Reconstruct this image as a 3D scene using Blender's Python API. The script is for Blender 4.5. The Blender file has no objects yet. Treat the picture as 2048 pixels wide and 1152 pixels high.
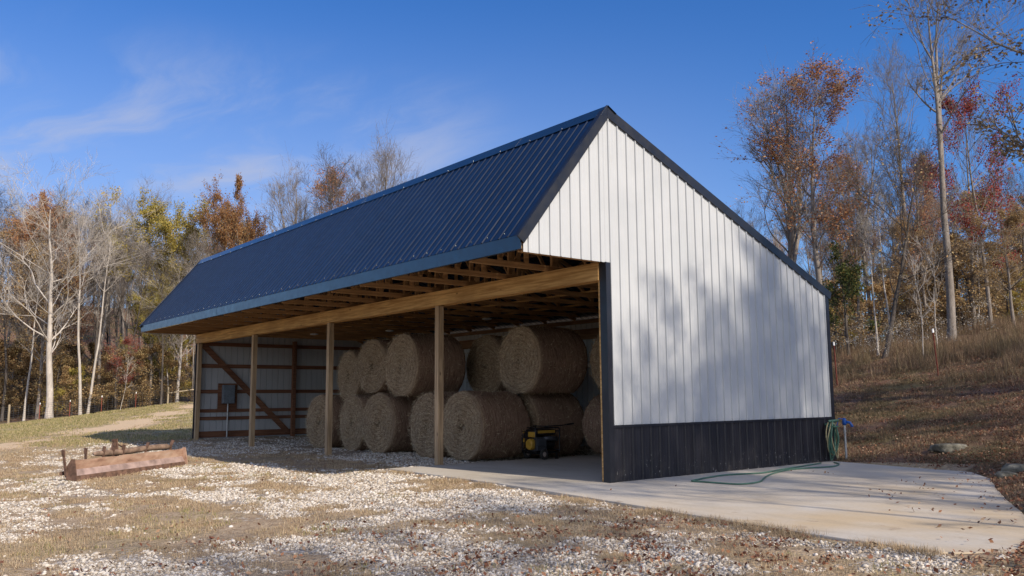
import bpy, math, random
import numpy as np
from mathutils import Vector, Matrix
R = math.radians
S = bpy.context.scene
C = S.collection

# ------------------------------------------------------------------ camera
CAM = np.array([10.0047, -10.0747, 1.4257])
FW = np.array([-0.772749, 0.621905, 0.126854])
RT = np.array([0.626197, 0.779628, -0.007580])
UP = np.array([0.103613, -0.073578, 0.991892])
F = 1686.8
cd = bpy.data.cameras.new("camera")
cam = bpy.data.objects.new("camera", cd)
C.objects.link(cam)
cd.sensor_width = 36
cd.lens = F / 2048 * 36
cd.clip_start = .05
cd.clip_end = 3000
m = Matrix.Identity(4)
for i in range(3):
    m[i][0] = RT[i]; m[i][1] = UP[i]; m[i][2] = -FW[i]; m[i][3] = CAM[i]
cam.matrix_world = m
S.camera = cam

# ------------------------------------------------------------------ sun + sky
SUN_EL, SUN_AZ = R(34.7), R(5.1)           # azimuth measured from +X towards +Y
sd = np.array([math.cos(SUN_EL) * math.cos(SUN_AZ), math.cos(SUN_EL) * math.sin(SUN_AZ), math.sin(SUN_EL)])
sl = bpy.data.lights.new("sun", 'SUN')
sl.energy = 3.4
sl.angle = R(.6)
sl.color = (1, .88, .73)
so = bpy.data.objects.new("sun", sl)
C.objects.link(so)
so.rotation_euler = Vector(-sd).to_track_quat('-Z', 'Y').to_euler()
S.view_settings.view_transform = 'Standard'
S.view_settings.look = 'None'
S.view_settings.exposure = 0.72
S.view_settings.gamma = 1
S.view_settings.use_curve_mapping = False

W = bpy.data.worlds.new("World")
S.world = W
W.use_nodes = True
nt = W.node_tree
nt.nodes.clear()
N = nt.nodes.new
out = N('ShaderNodeOutputWorld'); bg = N('ShaderNodeBackground')
sky = N('ShaderNodeTexSky')
sky.sky_type = 'NISHITA'
sky.sun_disc = False
sky.sun_elevation = SUN_EL
sky.sun_rotation = R(90) - SUN_AZ
sky.air_density = 1.0
sky.dust_density = .35
sky.ozone_density = 3.0
bg.inputs[1].default_value = .15
tc = N('ShaderNodeTexCoord')
sep = N('ShaderNodeSeparateXYZ')
nt.links.new(tc.outputs['Generated'], sep.inputs[0])
def wmath(op, a, b=None, c=None):
    n = N('ShaderNodeMath'); n.operation = op
    for i, v in enumerate((a, b, c)):
        if v is None: continue
        if isinstance(v, (int, float)): n.inputs[i].default_value = v
        else: nt.links.new(v, n.inputs[i])
    return n.outputs[0]
def wramp(v, a, b):
    n = N('ShaderNodeMapRange'); n.interpolation_type = 'SMOOTHERSTEP'
    nt.links.new(v, n.inputs[0]); n.inputs[1].default_value = a; n.inputs[2].default_value = b
    return n.outputs[0]
# cirrus: stretched, warped noise on a high flat layer
zz = wmath('MAXIMUM', sep.outputs[2], .05)
px = wmath('DIVIDE', sep.outputs[0], zz); py = wmath('DIVIDE', sep.outputs[1], zz)
cmb = N('ShaderNodeCombineXYZ')
nt.links.new(px, cmb.inputs[0]); nt.links.new(py, cmb.inputs[1])
wn = N('ShaderNodeTexNoise'); wn.inputs['Scale'].default_value = .7; wn.inputs['Detail'].default_value = 3
nt.links.new(cmb.outputs[0], wn.inputs[0])
vm = N('ShaderNodeVectorMath'); vm.operation = 'MULTIPLY_ADD'
nt.links.new(wn.outputs['Color'], vm.inputs[0]); vm.inputs[1].default_value = (1.1, 1.1, 0)
nt.links.new(cmb.outputs[0], vm.inputs[2])
mp = N('ShaderNodeMapping'); mp.inputs['Rotation'].default_value = (0, 0, R(35)); mp.inputs['Scale'].default_value = (.45, 1.5, 1)
nt.links.new(vm.outputs[0], mp.inputs[0])
cn = N('ShaderNodeTexNoise'); cn.inputs['Scale'].default_value = 1.5; cn.inputs['Detail'].default_value = 9; cn.inputs['Roughness'].default_value = .58
nt.links.new(mp.outputs[0], cn.inputs[0])
cl = wramp(cn.outputs[0], .40, .74)
# cloud only over the far-left part of the sky, low to middle height
dl = N('ShaderNodeVectorMath'); dl.operation = 'DOT_PRODUCT'
nt.links.new(tc.outputs['Generated'], dl.inputs[0]); dl.inputs[1].default_value = tuple(Vector((-.94, .26, .22)).normalized())
msk = wmath('MULTIPLY', wramp(dl.outputs['Value'], .90, .98), wramp(sep.outputs[2], .42, .30))
veil = wmath('MULTIPLY', wmath('MULTIPLY', wramp(dl.outputs['Value'], .60, 1.0), wramp(sep.outputs[2], .52, .08)), .42)
lowz = wmath('MULTIPLY', wramp(sep.outputs[2], .4, .0), .08)
cf = wmath('ADD', wmath('ADD', wmath('MULTIPLY', wmath('MULTIPLY', cl, msk), .48), veil), lowz)
mix = N('ShaderNodeMix'); mix.data_type = 'RGBA'
hs = N('ShaderNodeHueSaturation'); hs.inputs['Saturation'].default_value = 1.25
nt.links.new(sky.outputs[0], hs.inputs['Color'])
tint = N('ShaderNodeMix'); tint.data_type = 'RGBA'; tint.blend_type = 'MULTIPLY'; tint.inputs[0].default_value = 1
nt.links.new(hs.outputs[0], tint.inputs[6]); tint.inputs[7].default_value = (.35, .465, .635, 1)
nt.links.new(cf, mix.inputs['Factor']); nt.links.new(tint.outputs[2], mix.inputs[6])
mix.inputs[7].default_value = (1.95, 2.15, 2.85, 1)
dsn = N('ShaderNodeVectorMath'); dsn.operation = 'DOT_PRODUCT'
nt.links.new(tc.outputs['Generated'], dsn.inputs[0]); dsn.inputs[1].default_value = tuple(Vector((.80, -.56, .20)).normalized())
fill_glow = wmath('MULTIPLY', wramp(dsn.outputs['Value'], .10, .98), .50)  # added pale glow behind the camera, brightens the fill inside the barn
mix2 = N('ShaderNodeMix'); mix2.data_type = 'RGBA'
nt.links.new(fill_glow, mix2.inputs['Factor']); nt.links.new(mix.outputs[2], mix2.inputs[6]); mix2.inputs[7].default_value = (5.9, 5.75, 5.7, 1)
nt.links.new(mix2.outputs[2], bg.inputs[0]); nt.links.new(bg.outputs[0], out.inputs[0])

# ------------------------------------------------------------------ helpers
def ray(x, y):
    return FW + RT * (x - 1024) / F - UP * (y - 576) / F
def on_plane(x, y, v=0., axis=2):
    d = ray(x, y); return CAM + d * ((v - CAM[axis]) / d[axis])
def at(x, y, dep):
    return CAM + ray(x, y) * dep

class MB:
    def __init__(s): s.v = []; s.f = []; s.m = []; s.n = 0
    def add(s, v, f, m=0):
        v = np.asarray(v, float).reshape(-1, 3)
        s.v.append(v)
        for q in f: s.f.append(tuple(int(i) + s.n for i in q)); s.m.append(m)
        s.n += len(v)
    def box(s, lo, hi, m=0, M=None):
        x0, y0, z0 = lo; x1, y1, z1 = hi
        v = np.array([(x, y, z) for x in (x0, x1) for y in (y0, y1) for z in (z0, z1)], float)
        if M is not None: v = v @ np.array(M.to_3x3()).T + np.array(M.translation)
        s.add(v, [(0, 1, 3, 2), (4, 6, 7, 5), (0, 4, 5, 1), (2, 3, 7, 6), (0, 2, 6, 4), (1, 5, 7, 3)], m)
    def bar(s, a, b, w, h, m=0, upv=(0, 0, 1)):
        a = Vector(a); b = Vector(b); d = (b - a); L = d.length; d.normalize()
        u = Vector(upv); sx = d.cross(u)
        if sx.length < 1e-4: u = Vector((0, 1, 0)); sx = d.cross(u)
        sx.normalize(); u = sx.cross(d)
        M = Matrix((d, sx, u)).transposed().to_4x4(); M.translation = a
        s.box((0, -w / 2, -h / 2), (L, w / 2, h / 2), m, M)
    def prism(s, prof, vec, m=0):
        p = np.asarray(prof, float); n = len(p); vec = np.asarray(vec, float)
        v = np.vstack([p, p + vec])
        f = [tuple(range(n))[::-1], tuple(range(n, 2 * n))] + [(i, (i + 1) % n, n + (i + 1) % n, n + i) for i in range(n)]
        s.add(v, f, m)
    def tube(s, pts, r, n=8, m=0, cap=True, closed=False):
        P = np.asarray(pts, float); k = len(P)
        r = np.broadcast_to(np.asarray(r, float), (k,))
        if closed: t = np.roll(P, -1, 0) - np.roll(P, 1, 0)
        else: t = np.gradient(P, axis=0)
        t /= np.linalg.norm(t, axis=1)[:, None] + 1e-9
        ref = np.array([0, 0, 1.]) if abs(t[0][2]) < .9 else np.array([1., 0, 0])
        u = np.cross(t[0], ref); u /= np.linalg.norm(u); V = []
        for i in range(k):
            u = u - t[i] * (u @ t[i]); u /= np.linalg.norm(u); w = np.cross(t[i], u)
            a = np.arange(n) * 2 * np.pi / n
            V.append(P[i] + r[i] * (np.cos(a)[:, None] * u + np.sin(a)[:, None] * w))
        f = []
        for i in range(k if closed else k - 1):
            j = (i + 1) % k
            for q in range(n): f.append((i * n + q, i * n + (q + 1) % n, j * n + (q + 1) % n, j * n + q))
        if cap and not closed: f += [tuple(range(n))[::-1], tuple(range((k - 1) * n, k * n))]
        s.add(np.vstack(V), f, m)
    def disc(s, a, b, r, n=20, m=0, r2=None):
        s.tube([a, b], [r, r if r2 is None else r2], n, m)
    def ribs(s, s0, s1, bot, top, fn, pitch=.227, m=0, phase=0., hgt=.019, minor=True, wb=.030, wt=.012, lap=0):
        """ribbed sheet: fn(s, t_value, offset)->xyz; strips run along t between bot(s) and top(s)"""
        br = [(s0, 0.), (s1, 0.)]
        k0 = int(math.floor((s0 - phase) / pitch)) - 1; k1 = int(math.ceil((s1 - phase) / pitch)) + 1
        for k in range(k0, k1):
            c = phase + k * pitch
            hk = hgt * (1.12 if lap and k % lap == 0 else 1)
            for ds, o in ((-wb, 0), (-wt, hk), (wt, hk), (wb, 0)):
                if s0 < c + ds < s1: br.append((c + ds, o))
            if minor:
                for g in (1 / 3, 2 / 3):
                    for ds, o in ((-.013, 0), (0, .0035), (.013, 0)):
                        if s0 < c + g * pitch + ds < s1: br.append((c + g * pitch + ds, o))
        br.sort()
        v = []; f = []
        for i, (q, o) in enumerate(br):
            v.append(fn(q, bot(q), o)); v.append(fn(q, top(q), o))
            if i: f.append((2 * i - 2, 2 * i, 2 * i + 1, 2 * i - 1))
        s.add(v, f, m)
    def build(s, name, mats, parent=None, smooth=False, bevel=0, solid=0):
        me = bpy.data.meshes.new(name)
        me.from_pydata(np.vstack(s.v).tolist(), [], s.f)
        if not isinstance(mats, (list, tuple)): mats = [mats]
        for q in mats: me.materials.append(q)
        me.polygons.foreach_set('material_index', s.m)
        if smooth: me.polygons.foreach_set('use_smooth', [True] * len(me.polygons))
        me.update()
        o = bpy.data.objects.new(name, me); C.objects.link(o)
        if parent: o.parent = parent
        if bevel:
            b = o.modifiers.new('b', 'BEVEL'); b.width = bevel; b.segments = 2; b.limit_method = 'ANGLE'
        if solid:
            b = o.modifiers.new('s', 'SOLIDIFY'); b.thickness = solid
        return o

def fast(name, v, f, mat, parent=None, smooth=False, mi=None):
    """v (n,3), f (m,k) arrays, k=3 or 4"""
    me = bpy.data.meshes.new(name); v = np.asarray(v, np.float32); f = np.asarray(f, np.int32)
    me.vertices.add(len(v)); me.vertices.foreach_set('co', v.ravel())
    me.loops.add(f.size); me.loops.foreach_set('vertex_index', f.ravel())
    me.polygons.add(len(f)); me.polygons.foreach_set('loop_start', np.arange(0, f.size, f.shape[1], dtype=np.int32))
    for q in (mat if isinstance(mat, (list, tuple)) else [mat]): me.materials.append(q)
    if mi is not None: me.polygons.foreach_set('material_index', np.asarray(mi, np.int32))
    if smooth: me.polygons.foreach_set('use_smooth', np.ones(len(f), bool))
    me.update(calc_edges=True)
    o = bpy.data.objects.new(name, me); C.objects.link(o)
    if parent: o.parent = parent
    return o
def tag(o, label=None, cat=None, group=None, kind=None):
    if label: o['label'] = label
    if cat: o['category'] = cat
    if group: o['group'] = group
    if kind: o['kind'] = kind
    return o
def empty(name, loc=(0, 0, 0), rz=0):
    o = bpy.data.objects.new(name, None); C.objects.link(o); o.location = loc; o.rotation_euler = (0, 0, rz)
    o.empty_display_size = .2
    return o
def copy_tree(o, parent=None):
    c = o.copy(); C.objects.link(c); c.parent = parent
    for ch in list(o.children): copy_tree(ch, c)
    return c

# ------------------------------------------------------------------ materials
class NT:
    def __init__(s, name):
        s.mat = bpy.data.materials.new(name); s.mat.use_nodes = True
        s.t = s.mat.node_tree; s.p = s.t.nodes['Principled BSDF']; s.out = s.t.nodes['Material Output']
    def n(s, typ, ins=None, **kw):
        q = s.t.nodes.new('ShaderNode' + typ)
        for k, v in kw.items(): setattr(q, k, v)
        for k, v in (ins or {}).items(): s.set(q.inputs[k], v)
        return q
    def set(s, inp, v):
        if isinstance(v, bpy.types.NodeSocket): s.t.links.new(v, inp)
        elif isinstance(v, (tuple, list)) and len(v) == 3 and inp.type == 'RGBA': inp.default_value = (*v, 1)
        else: inp.default_value = v
    def P(s, **kw):
        for k, v in kw.items(): s.set(s.p.inputs[k.replace('_', ' ')], v)
    def obj(s): return s.n('TexCoord').outputs['Object']
    def noise(s, vec=None, scale=5, detail=4, rough=.55, sc=None, dist=0):
        if vec is None: vec = s.obj()
        if sc: vec = s.n('Mapping', {'Vector': vec, 'Scale': sc}).outputs[0]
        return s.n('TexNoise', {'Vector': vec, 'Scale': scale, 'Detail': detail, 'Roughness': rough, 'Distortion': dist}).outputs
    def ramp(s, fac, stops):
        q = s.n('ValToRGB'); s.t.links.new(fac, q.inputs[0]); e = q.color_ramp.elements
        while len(e) < len(stops): e.new(.5)
        for i, (p, c) in enumerate(stops): e[i].position = p; e[i].color = (*c, 1) if len(c) == 3 else c
        return q.outputs[0]
    def rng(s, v, a, b, c=0, d=1):
        return s.n('MapRange', {0: v, 1: a, 2: b, 3: c, 4: d}).outputs[0]
    def mix(s, f, a, b, mode='MIX'):
        q = s.n('Mix', data_type='RGBA', blend_type=mode); s.set(q.inputs[0], f); s.set(q.inputs[6], a); s.set(q.inputs[7], b)
        return q.outputs[2]
    def math(s, op, a, b=0.):
        return s.n('Math', {0: a, 1: b}, operation=op).outputs[0]
    def bump(s, h, st=.3, dist=.02):
        b = s.n('Bump', {'Height': h, 'Strength': st, 'Distance': dist}); s.P(Normal=b.outputs[0])

def mat_metal(name, col, rough=.35, var=.15, spec=.5, dirt=None, coat=0):
    k = NT(name)
    n = k.noise(scale=1.3, detail=5)
    c = k.mix(k.rng(n[0], .3, .7), tuple(x * (1 - var) for x in col), tuple(x * (1 + var) for x in col))
    if dirt:
        d = k.noise(scale=9, detail=6, rough=.65)
        c = k.mix(k.rng(d[0], .52, .75, 0, dirt[1]), c, dirt[0])
    k.P(Base_Color=c, Roughness=k.rng(k.noise(scale=6)[0], .3, .7, rough * .8, rough * 1.25), Specular_IOR_Level=spec, Coat_Weight=coat)
    k.bump(k.noise(scale=2.2, detail=2)[0], .12, .02)
    return k.mat
def mat_wood(name, a, b, axis=0, rough=.8, knots=True):
    k = NT(name); sc = [14, 14, 14]; sc[axis] = .7
    n = k.noise(scale=1.6, detail=6, rough=.6, sc=tuple(sc), dist=.4)
    big = k.noise(scale=.9, detail=3)
    info = k.n('ObjectInfo').outputs['Random']
    c = k.mix(k.rng(n[0], .38, .62), tuple(x * .85 for x in a), b)
    c = k.mix(k.rng(big[0], .35, .7, 0, .45), c, tuple(x * .55 for x in a))
    if knots:
        sk = [3.4, 3.4, 3.4]; sk[axis] = 1.6
        vo = k.n('TexVoronoi', {'Vector': k.n('Mapping', {'Vector': k.obj(), 'Scale': tuple(sk)}).outputs[0], 'Scale': 1.})
        c = k.mix(k.rng(vo.outputs['Distance'], .045, .09, .8, 0), c, tuple(x * .3 for x in a))
    k.P(Base_Color=c, Roughness=rough, Specular_IOR_Level=.25)
    k.bump(n[0], .25, .006)
    return k.mat

FASC = mat_metal('fascia_steel', (.006, .016, .034), .34, .2, .6, coat=.4)  # black steel, blue in the base colour imitates reflected sky
ROOF = mat_metal('roof_steel', (.0045, .0115, .031), .36, .2, .42, coat=.15)
TRIM = mat_metal('trim_steel', (.011, .012, .017), .42, .2, .4, coat=.1)
INNER = mat_metal('liner_steel', (.42, .44, .46), .5)
def _white():
    k = NT('white_siding')
    n = k.noise(scale=1.1, detail=4)
    c = k.mix(k.rng(n[0], .3, .7), (.42, .437, .45), (.475, .49, .50))
    st = k.noise(scale=3, detail=5, sc=(1, 6, .35))
    c = k.mix(k.rng(st[0], .55, .8, 0, .18), c, (.55, .53, .49))
    k.P(Base_Color=c, Roughness=.42, Specular_IOR_Level=.4)
    k.bump(k.noise(scale=1.7, detail=2)[0], .15, .03)
    return k.mat
WHITE = _white()
def _wains():
    k = NT('black_wainscot')
    pos = k.n('SeparateXYZ', {0: k.obj()}).outputs
    n = k.noise(scale=1.4, detail=5, sc=(1, 5, .6))
    c = k.mix(k.rng(n[0], .35, .7), (.008, .008, .012), (.020, .020, .026))
    low = k.rng(pos[2], .75, 0, 0, 1)
    low = k.math('POWER', low, 2.)
    sp = k.noise(scale=26, detail=3, rough=.7, sc=(1, 1, .6))
    spk = k.math('MULTIPLY', k.rng(sp[0], .66, .70), low)
    sp2 = k.noise(scale=5, detail=6, rough=.75)
    c = k.mix(k.math('MULTIPLY', k.rng(sp2[0], .5, .8, 0, .6), low), c, (.09, .08, .07))
    c = k.mix(spk, c, (.62, .6, .56))
    k.P(Base_Color=c, Roughness=.4, Specular_IOR_Level=.45)
    return k.mat
WAINS = _wains()
PINE = mat_wood('pine_beam', (.48, .26, .09), (.72, .45, .18), 0)
PINEY = mat_wood('truss_lumber', (.42, .23, .10), (.62, .37, .17), 1)
PINEZ = mat_wood('post_lumber', (.38, .26, .15), (.56, .40, .24), 2)
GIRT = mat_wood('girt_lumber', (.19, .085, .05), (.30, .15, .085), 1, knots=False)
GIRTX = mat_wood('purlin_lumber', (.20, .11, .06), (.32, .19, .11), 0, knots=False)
def simple(name, col, rough=.6, metallic=0, var=.2, scale=12, spec=.4, bump=.1):
    k = NT(name); n = k.noise(scale=scale, detail=5)
    k.P(Base_Color=k.mix(k.rng(n[0], .3, .7), tuple(x * (1 - var) for x in col), tuple(min(1, x * (1 + var)) for x in col)),
        Roughness=rough, Metallic=metallic, Specular_IOR_Level=spec)
    if bump: k.bump(n[0], bump, .01)
    return k.mat
STEELBOX = simple('grey_enamel', (.16, .19, .22), .45)
GALV = simple('galvanised', (.45, .46, .46), .4, .6)
BLACKP = simple('black_enamel', (.012, .012, .014), .4)
YELP = simple('yellow_paint', (.46, .27, .04), .45)
RUBBER = simple('rubber', (.03, .029, .028), .85)
RIMM = simple('dusty_rim', (.36, .30, .27), .6)
ENGM = simple('engine_metal', (.10, .11, .13), .45, .5)
HOSE = simple('hose_green', (.065, .15, .105), .45, 0, .15)
HOSE2 = simple('hose_tan', (.33, .29, .16), .5, 0, .15)
BLUEP = simple('hydrant_blue', (.008, .075, .32), .4)
REDP = simple('t_post_red', (.24, .055, .035), .7)
WHITEP = simple('white_plastic', (.8, .8, .78), .5)
LAMPW = simple('lamp_white', (.75, .75, .72), .4)
FPOST = mat_wood('fence_wood', (.30, .24, .16), (.46, .38, .26), 2, knots=False)
WIRE = simple('wire', (.20, .20, .20), .5, .7, bump=0)
ROCK = simple('rock', (.16, .15, .12), .95, 0, .7, 5, .1, 1.)
ROCK.node_tree.nodes['Bump'].inputs['Distance'].default_value = .06
def _rust():
    k = NT('rusty_steel')
    pos = k.n('SeparateXYZ', {0: k.obj()}).outputs
    n = k.noise(scale=3.2, detail=8, rough=.65, sc=(.5, 2, 2))
    c = k.ramp(n[0], [(.3, (.15, .08, .055)), (.45, (.36, .225, .16)), (.6, (.45, .31, .23)), (.78, (.46, .37, .33))])
    k.P(Base_Color=c, Roughness=.72, Specular_IOR_Level=.35, Metallic=.1)
    k.bump(k.noise(scale=30, detail=5)[0], .3, .005)
    return k.mat
RUST = _rust()
RUSTD = simple('dark_rust', (.12, .07, .05), .8, 0, .5, 9, .3, .4)
WORN = simple('worn_steel', (.34, .25, .225), .6, .1, .35, 5)
LOGM = simple('weathered_pipe', (.22, .15, .11), .8, 0, .45, 7, .3, .3)

def _hay():
    k = NT('hay')
    o = k.obj()
    # wrapped straw: fine streaks round the bale's own axis (local Y)
    sx = k.n('SeparateXYZ', {0: o}).outputs
    ang = k.math('ARCTAN2', sx[2], sx[0])
    rad = k.math('SQRT', k.math('ADD', k.math('MULTIPLY', sx[0], sx[0]), k.math('MULTIPLY', sx[2], sx[2])))
    v = k.n('CombineXYZ', {0: k.math('MULTIPLY', ang, 2.2), 1: k.math('MULTIPLY', sx[1], 60.), 2: k.math('MULTIPLY', rad, 45.)}).outputs[0]
    n = k.n('TexNoise', {'Vector': v, 'Scale': 1.0, 'Detail': 6, 'Roughness': .7, 'Distortion': .5}).outputs[0]
    f = k.noise(o, 38, 5, .75)[0]
    b = k.noise(o, 2.3, 4, .6)[0]
    rnd = k.n('ObjectInfo').outputs['Random']
    c = k.ramp(k.math('ADD', k.math('MULTIPLY', n, .55), k.math('MULTIPLY', f, .45)),
               [(.36, (.15, .095, .06)), (.46, (.38, .27, .165)), (.56, (.58, .44, .28)), (.70, (.70, .57, .40))])
    c = k.mix(k.rng(b, .35, .7, 0, .5), c, (.18, .12, .075))
    # round side: weathered redder wrap plus painted-in shade; end faces keep paler straw
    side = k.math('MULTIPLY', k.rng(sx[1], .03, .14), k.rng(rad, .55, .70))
    ring = k.math('SINE', k.math('ADD', k.math('ADD', k.math('MULTIPLY', rad, 55.), ang), k.math('MULTIPLY', b, 9.)))
    c = k.mix(k.math('MULTIPLY', k.rng(ring, .1, 1), k.rng(sx[1], .12, .02, 0, .42)), c, (.12, .08, .05))
    c = k.mix(k.rng(rad, .02, .13, .6, 0), c, (.05, .035, .025))
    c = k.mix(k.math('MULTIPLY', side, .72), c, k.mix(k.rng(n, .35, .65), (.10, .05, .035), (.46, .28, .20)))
    c = k.mix(k.rng(rnd, 0, 1, 0, .3), c, (.20, .14, .10))
    k.P(Base_Color=c, Roughness=.95, Specular_IOR_Level=.1)
    k.bump(k.math('ADD', n, f), .9, .03)
    return k.mat
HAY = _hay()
def _island(name, stops, rough=.8, trans=0., objvar=0., patch=None):
    k = NT(name)
    r = k.n('NewGeometry').outputs['Random Per Island']
    c = k.ramp(r, stops)
    if patch:
        c = k.mix(k.rng(k.noise(scale=.55, detail=5, rough=.65)[0], .47, .60, 0, .75), c, patch)
        c = k.mix(k.rng(k.noise(scale=1.9, detail=4, rough=.6)[0], .55, .66, 0, .6), c, tuple(q * .6 for q in patch))
    if objvar:
        rnd = k.n('ObjectInfo').outputs['Random']
        c = k.n('HueSaturation', {'Color': c, 'Hue': k.rng(rnd, 0, 1, .5 - objvar * .02, .5 + objvar * .10), 'Value': k.rng(rnd, 0, 1, 1.15, .75)}).outputs[0]
    k.P(Base_Color=c, Roughness=rough, Specular_IOR_Level=.2)
    if trans:
        tr = k.n('BsdfTranslucent'); k.t.links.new(c, tr.inputs[0])
        ms = k.n('MixShader', {0: trans}); k.t.links.new(k.p.outputs[0], ms.inputs[1]); k.t.links.new(tr.outputs[0], ms.inputs[2])
        k.t.links.new(ms.outputs[0], k.out.inputs[0])
    return k.mat
STRAW = _island('straw', [(0, (.22, .15, .09)), (.5, (.46, .35, .21)), (1, (.68, .57, .39))], .9)
STONE = _island('limestone', [(0, (.24, .19, .14)), (.3, (.42, .36, .29)), (.7, (.53, .485, .42)), (1, (.64, .60, .55))], .85)
GRASS = _island('dry_blades', [(0, (.26, .17, .105)), (.4, (.49, .365, .23)), (.8, (.65, .52, .35)), (1, (.40, .34, .18))], .85, .25, patch=(.40, .30, .19))
GREEN = _island('green_blades', [(0, (.16, .18, .05)), (.35, (.30, .28, .11)), (.65, (.46, .36, .19)), (1, (.56, .45, .27))], .8, .3)
HILLG = _island('hill_blades', [(0, (.13, .08, .055)), (.4, (.24, .155, .10)), (.8, (.38, .275, .175)), (1, (.22, .20, .10))], .85, .2, patch=(.17, .135, .075))
DEADL = _island('fallen_leaf', [(0, (.10, .04, .028)), (.4, (.20, .085, .05)), (.8, (.33, .17, .095)), (1, (.45, .33, .22))], .8, .15)
WEEDM = _island('weed_heads', [(0, (.28, .23, .17)), (.5, (.42, .37, .30)), (1, (.60, .56, .49))], .9, .2)
L_RUST = _island('leaf_rust', [(0, (.22, .08, .045)), (.35, (.38, .15, .07)), (.7, (.48, .24, .10)), (1, (.52, .33, .18))], .7, .35, .12)
L_RED = _island('leaf_crimson', [(0, (.15, .02, .022)), (.5, (.34, .045, .045)), (1, (.42, .13, .09))], .7, .35, .15)
L_YEL = _island('leaf_yellow', [(0, (.24, .19, .05)), (.35, (.46, .34, .08)), (.7, (.58, .43, .12)), (1, (.30, .31, .09))], .7, .35, .1)
L_BRN = _island('leaf_brown', [(0, (.20, .12, .06)), (.4, (.36, .23, .11)), (.75, (.50, .34, .16)), (1, (.52, .42, .22))], .7, .35, .06)
L_GRN = _island('leaf_green', [(0, (.05, .075, .025)), (.5, (.10, .125, .04)), (.8, (.19, .18, .055)), (1, (.34, .22, .07))], .7, .3, .1)
def _bark(name, a, b):
    k = NT(name); o = k.obj()
    n = k.noise(o, 3, 7, .7, sc=(4, 4, .9))[0]
    big = k.noise(o, .8, 3)[0]
    c = k.mix(k.rng(n, .32, .68), a, b)
    c = k.mix(k.rng(big, .4, .7, 0, .5), c, tuple(x * .75 for x in a))
    k.P(Base_Color=c, Roughness=.9, Specular_IOR_Level=.15); k.bump(n, .6, .03)
    return k.mat
B_GREY = _bark('bark_grey', (.15, .13, .115), (.33, .29, .255))
B_PALE = _bark('bark_pale', (.34, .30, .26), (.60, .55, .49))
B_DARK = _bark('bark_dark', (.055, .047, .042), (.15, .128, .11))
def _concrete():
    k = NT('concrete')
    n = k.noise(scale=.55, detail=5, rough=.6)[0]
    f = k.noise(scale=22, detail=6, rough=.7)[0]
    s = k.n('SeparateXYZ', {0: k.obj()}).outputs
    c = k.mix(k.rng(n, .35, .68), (.45, .405, .34), (.53, .495, .44))
    sand = k.math('MULTIPLY', k.rng(s[0], .8, 4.5), k.rng(k.noise(scale=.6, detail=4)[0], .36, .62))
    c = k.mix(k.math('MULTIPLY', sand, .8), c, (.47, .355, .21))
    c = k.mix(k.rng(f, .45, .75, 0, .3), c, (.26, .225, .18))
    mud = k.math('MULTIPLY', k.rng(k.noise(scale=2.1, detail=7, rough=.68)[0], .60, .72), k.rng(s[1], -.6, -1.3))
    c = k.mix(k.math('MULTIPLY', mud, .8), c, (.20, .13, .08))
    # a control joint and a hairline crack
    j = k.math('ABSOLUTE', k.math('ADD', s[0], k.math('MULTIPLY', s[1], -.02)))
    cr = k.math('ABSOLUTE', k.math('SUBTRACT', k.math('ADD', s[1], k.math('MULTIPLY', k.noise(scale=3, detail=4)[0], .22)), 1.15))
    c = k.mix(k.math('MULTIPLY', k.rng(cr, .004, .012, .55, 0), k.rng(s[0], .4, .5)), c, (.17, .15, .12))
    c = k.mix(k.math('MULTIPLY', k.rng(j, .005, .009, .6, 0), k.rng(s[1], .0, -.01)), c, (.20, .17, .14))
    st = k.noise(scale=1.3, detail=7, rough=.7, sc=(.35, 1.6, 1))[0]
    c = k.mix(k.rng(st, .5, .68, 0, .35), c, (.27, .225, .165))
    k.P(Base_Color=c, Roughness=.85, Specular_IOR_Level=.25)
    k.bump(f, .15, .004)
    return k.mat
CONC = _concrete()
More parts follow.
